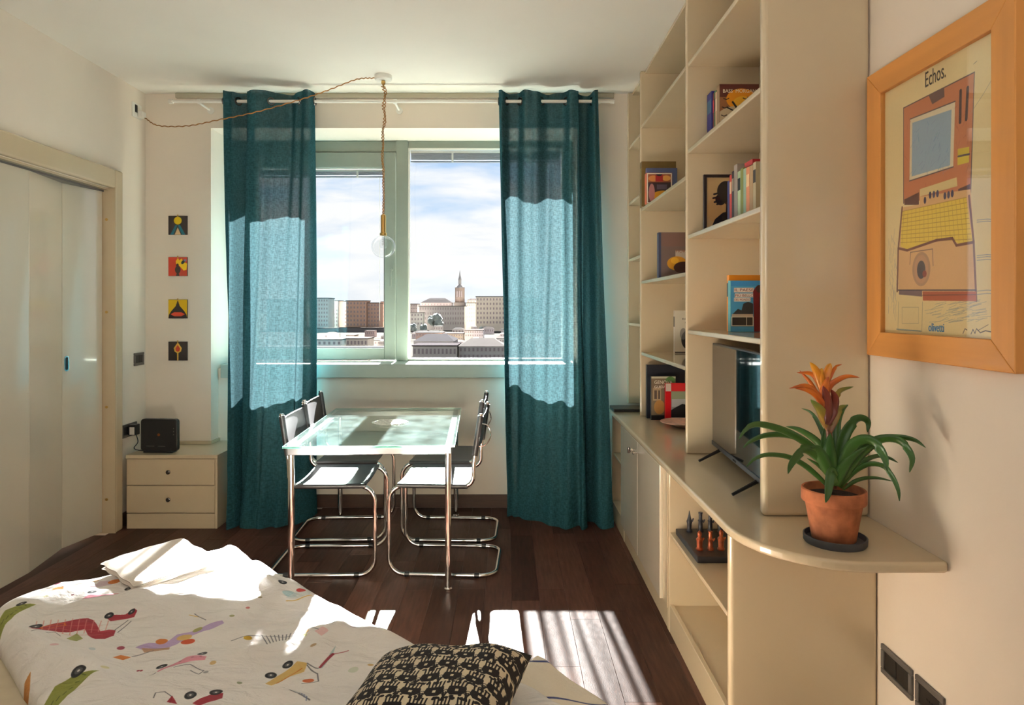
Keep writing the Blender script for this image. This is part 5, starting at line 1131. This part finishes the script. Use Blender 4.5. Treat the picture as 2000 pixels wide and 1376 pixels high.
def building(label, x0, x1, yt, D, depth, rgb, rows=0, cols=0, roof='flat', yb=None, rgbroof=None, group=None, cat='building', balcony=False):
    X0, _, Zt = atD(x0, yt, D); X1 = (x1-VX)/FPX*D; b = thing('apartment_building' if rows > 2 else 'town_house', label, cat, ((X0+X1)/2, D, GZ), 0, group)
    part('walls', MB().box(X0, X1, D, D+depth, GZ, Zt), hm(rgb), b)
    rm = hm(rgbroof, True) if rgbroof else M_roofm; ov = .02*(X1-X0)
    if roof == 'flat': part('roof', MB().box(X0-ov, X1+ov, D-ov, D+depth+ov, Zt, Zt+max(.25, .03*(Zt-GZ))), rm, b)
    else:
        hh = (X1-X0)*.16; xm = (X0+X1)/2; m_ = MB().add([(X0-ov, D-ov, Zt), (X1+ov, D-ov, Zt), (X1+ov, D+depth+ov, Zt), (X0-ov, D+depth+ov, Zt), (X0+(X1-X0)*.25, D+depth/2, Zt+hh), (X1-(X1-X0)*.25, D+depth/2, Zt+hh)], [(0, 1, 2, 3), (0, 1, 5, 4), (1, 2, 5), (2, 3, 4, 5), (3, 0, 4)])
        part('roof', m_, rm, b)
    if rows:
        Zb = CH-((yb or yt+40)-VY)*D/FPX; m_ = MB(); sw = (X1-X0)/cols; shh = (Zt-Zb)/rows
        for r in range(rows):
            for c_ in range(cols):
                xa = X0+sw*(c_+.28); za = Zb+shh*(r+.3); m_.box(xa, xa+sw*.44, D-.12, D+.02, za, za+shh*.48)
        part('windows', m_, M_win, b, kind='stuff')
        if balcony:
            m_ = MB()
            for r in range(rows): m_.box(X0+sw*.1, X1-sw*.1, D-.9, D, Zb+shh*(r+.22), Zb+shh*(r+.28))
            part('balconies', m_, hm(rgb), b, kind='stuff')
    return b
building('pale green grey apartment block at the far left beyond the window', 606, 641, 583, 384, 14, (176, 192, 184), 7, 7, yb=638)  # green cast on this block and the next imitates teal reflection in the pane
building('grey green apartment block beside the pale green one', 640, 660, 588, 402, 14, (184, 190, 180), 7, 4, yb=638)
building('narrow cream apartment block between the green and orange blocks', 659, 678, 589, 420, 14, (196, 190, 170), 7, 3, yb=640)
building('orange brick apartment block with rows of balconies, left window', 676, 715, 588, 392, 12, (206, 150, 116), 6, 6, yb=638, balcony=True)
building('lower orange brick wing beside the tall orange block', 717.5, 741, 592, 394, 12, (200, 146, 118), 6, 4, yb=638, balcony=True)
building('terracotta coloured block half hidden by the window frame', 744, 772, 590, 410, 12, (204, 158, 140), 5, 4, yb=630)
building('grey pink house row below the pyramid roof, right window', 798, 815, 594, 419, 12, (196, 176, 164), 4, 4, yb=616)
building('small cream house below the grey pink row', 802, 826, 611, 384, 8, (200, 186, 168), 3, 4, yb=636)
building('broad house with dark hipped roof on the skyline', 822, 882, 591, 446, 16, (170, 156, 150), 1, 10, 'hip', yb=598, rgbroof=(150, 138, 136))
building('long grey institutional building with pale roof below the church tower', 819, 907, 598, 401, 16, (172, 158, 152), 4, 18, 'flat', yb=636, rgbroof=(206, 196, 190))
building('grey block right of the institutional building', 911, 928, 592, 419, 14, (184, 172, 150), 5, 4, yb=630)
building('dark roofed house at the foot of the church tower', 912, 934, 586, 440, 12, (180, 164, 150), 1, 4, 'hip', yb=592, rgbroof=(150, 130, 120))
building('tall cream apartment block on the right, cut by the curtain', 930, 986, 580, 385, 16, (208, 190, 160), 6, 9, yb=634)
building('cream apartment block seen through the right curtain', 990, 1060, 584, 390, 16, (204, 190, 166), 6, 9, yb=634)
building('pale apartment block seen through the left curtain', 520, 600, 586, 404, 16, (190, 196, 186), 6, 10, yb=636)
# church tower
D = 425; X0 = (888-VX)/FPX*D; X1 = (907-VX)/FPX*D; xm = (X0+X1)/2; hw_ = (X1-X0)/2; z_ = lambda y: CH-(y-VY)*D/FPX
ct = thing('church_tower', 'grey brown church tower with thin pointed spire on the skyline', 'tower', (xm, D, GZ))
part('tower_base', MB().box(X0-.4, X1+.4, D-.4, D+2*hw_+.4, GZ, z_(590)), hm((112, 100, 92)), ct)
part('tower_shaft', MB().lathe([(hw_*1.0, z_(590)), (hw_*1.0, z_(562))], (xm, D+hw_, 0), 8), hm((128, 104, 90)), ct)
part('dome', MB().lathe([(hw_*1.08, z_(562)), (hw_*.95, z_(560)), (hw_*.62, z_(557)), (hw_*.32, z_(555))], (xm, D+hw_, 0), 8), hm((128, 124, 122)), ct)
part('lantern', MB().lathe([(hw_*.32, z_(555)), (hw_*.32, z_(546))], (xm, D+hw_, 0), 8), hm((120, 116, 114)), ct)
part('spire', MB().lathe([(hw_*.36, z_(546)), (hw_*.16, z_(538)), (.03, z_(526))], (xm, D+hw_, 0), 8), hm((110, 108, 110)), ct)
for k_ in range(3): part('belfry_opening', MB().box(xm-hw_*.6+k_*hw_*.45, xm-hw_*.6+k_*hw_*.45+hw_*.25, D-.15, D+.3, z_(580), z_(568)), M_win, ct)
# retaining wall and lower town
rwall = building('dark stone retaining wall below the orange apartment blocks', 662, 790, 640, 370, 3, (104, 98, 100), roof='none' if False else 'flat', cat='wall'); rwall.name = 'retaining_wall'
rw2 = building('retaining wall below the pale green block, coloured teal for the window reflection', 600, 661, 641, 366, 3, (120, 170, 170), cat='wall'); rw2.name = 'retaining_wall'  # teal colour imitates the curtain's reflection in the window glass
building('small white house with raised roof at the lower left of the view', 610, 667, 664, 170, 9, (214, 210, 200), 1, 6, 'flat', yb=676)
building('white turret house on the lower left roofs', 632, 654, 652, 182, 6, (206, 208, 200), 1, 2, 'hip', yb=664)
building('pink cream house with a row of dark windows, lower left window', 676, 718, 662, 172, 8, (206, 186, 166), 1, 6, 'flat', yb=677)
building('small raised pink house on the lower left roofs', 676, 692, 656, 184, 5, (208, 182, 166), 1, 3, 'flat', yb=664)
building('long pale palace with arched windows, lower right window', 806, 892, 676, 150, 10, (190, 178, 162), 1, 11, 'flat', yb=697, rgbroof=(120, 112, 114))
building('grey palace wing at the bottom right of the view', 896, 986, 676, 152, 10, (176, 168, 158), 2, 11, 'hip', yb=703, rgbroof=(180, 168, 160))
building('dark slate roofed hall above the long palace', 808, 886, 666, 190, 16, (150, 144, 144), 0, 0, 'hip', rgbroof=(120, 116, 122))
building('reddish house row in the middle of the right view', 812, 864, 650, 250, 10, (190, 150, 134), 1, 9, 'flat', yb=657, rgbroof=(214, 200, 190))
building('ochre house with two window rows beside the reddish row', 866, 904, 652, 236, 10, (200, 170, 130), 2, 8, 'flat', yb=664)
building('pale lilac house row on the right of the view', 908, 944, 645, 255, 10, (196, 186, 190), 2, 8, 'flat', yb=658)
GH = 'small houses of the lower town'
rh = random.Random(21); tones = [(196, 176, 166), (206, 190, 172), (186, 172, 170), (200, 160, 146), (210, 204, 194), (178, 168, 162)]
PLACED = [tuple((b.location.x, b.location.y)) for b in []]
BOX = []
def bbox_of(x, D, wd, dp): return ((x-VX)/FPX*D-.8, (x+wd-VX)/FPX*D+.8, D-1, D+dp+1)
for a in ((812, 250, 52, 12), (866, 236, 38, 12), (908, 255, 36, 10), (808, 190, 78, 16)): BOX.append(bbox_of(*a))
n_ = 0; tries = 0
while n_ < 40 and tries < 3000:
    tries += 1
    x = rh.uniform(700, 775) if n_ % 4 == 0 else rh.uniform(800, 985); D = rh.uniform(212, 350); wd = rh.uniform(10, 24); dp = rh.uniform(4, 7); b = bbox_of(x, D, wd, dp)
    if any(b[0] < q[1] and q[0] < b[1] and b[2] < q[3] and q[2] < b[3] for q in BOX): continue
    BOX.append(b); n_ += 1; yt = 640+(345-D)/130*26+rh.uniform(-3, 4)
    building('small pale house in the dense rooftops of the lower town', x, x+wd, yt, D, dp, rh.choice(tones), 1, rh.randint(3, 5), rh.choice(('flat', 'hip')), yb=yt+8, rgbroof=rh.choice([(200, 188, 180), (168, 150, 144), (224, 216, 208), (150, 144, 146)]), group=GH)
# trees
M_tree = mat('distant_foliage', S(96, 104, 100), .95, noise=.35, nscale=.5)
def tree(label, x, y, r, D, grp=None):
    cx, _, cz = atD(x, y, D); R0 = r/FPX*D; t_ = thing('tree', label, 'tree', (cx, D, GZ), 0, grp)
    part('trunk', MB().tube([(cx, D, GZ), (cx, D, cz)], [R0*.12, R0*.07], 8), hm((96, 84, 76)), t_)
    me = bpy.data.meshes.new('crown'); bm_ = bmesh.new()
    rr = random.Random(int(x))
    for k_ in range(9):
        c_ = Vector((rr.uniform(-.6, .6), rr.uniform(-.5, .5), rr.uniform(-.5, .6)))*R0; s = R0*rr.uniform(.35, .6)
        g = bmesh.ops.create_icosphere(bm_, subdivisions=2, radius=s, matrix=Matrix.Translation(c_+Vector((0, 0, cz-GZ))))
        for v in g['verts']: v.co += Vector((rr.uniform(-1, 1), rr.uniform(-1, 1), rr.uniform(-1, 1)))*s*.14
    bm_.to_mesh(me); bm_.free(); me.materials.append(M_tree); o = bpy.data.objects.new('crown', me); COL.objects.link(o); o.parent = t_
tree('large dark round tree before the long grey institutional building', 848, 628, 16, 375)
tree('dark tree at the foot of the cream apartment block on the right', 944, 646, 10, 364)
tree('small dark tree left of the large round tree', 828, 640, 8, 372)
tree('dark bushy tree left of the retaining wall', 806, 640, 8, 360)
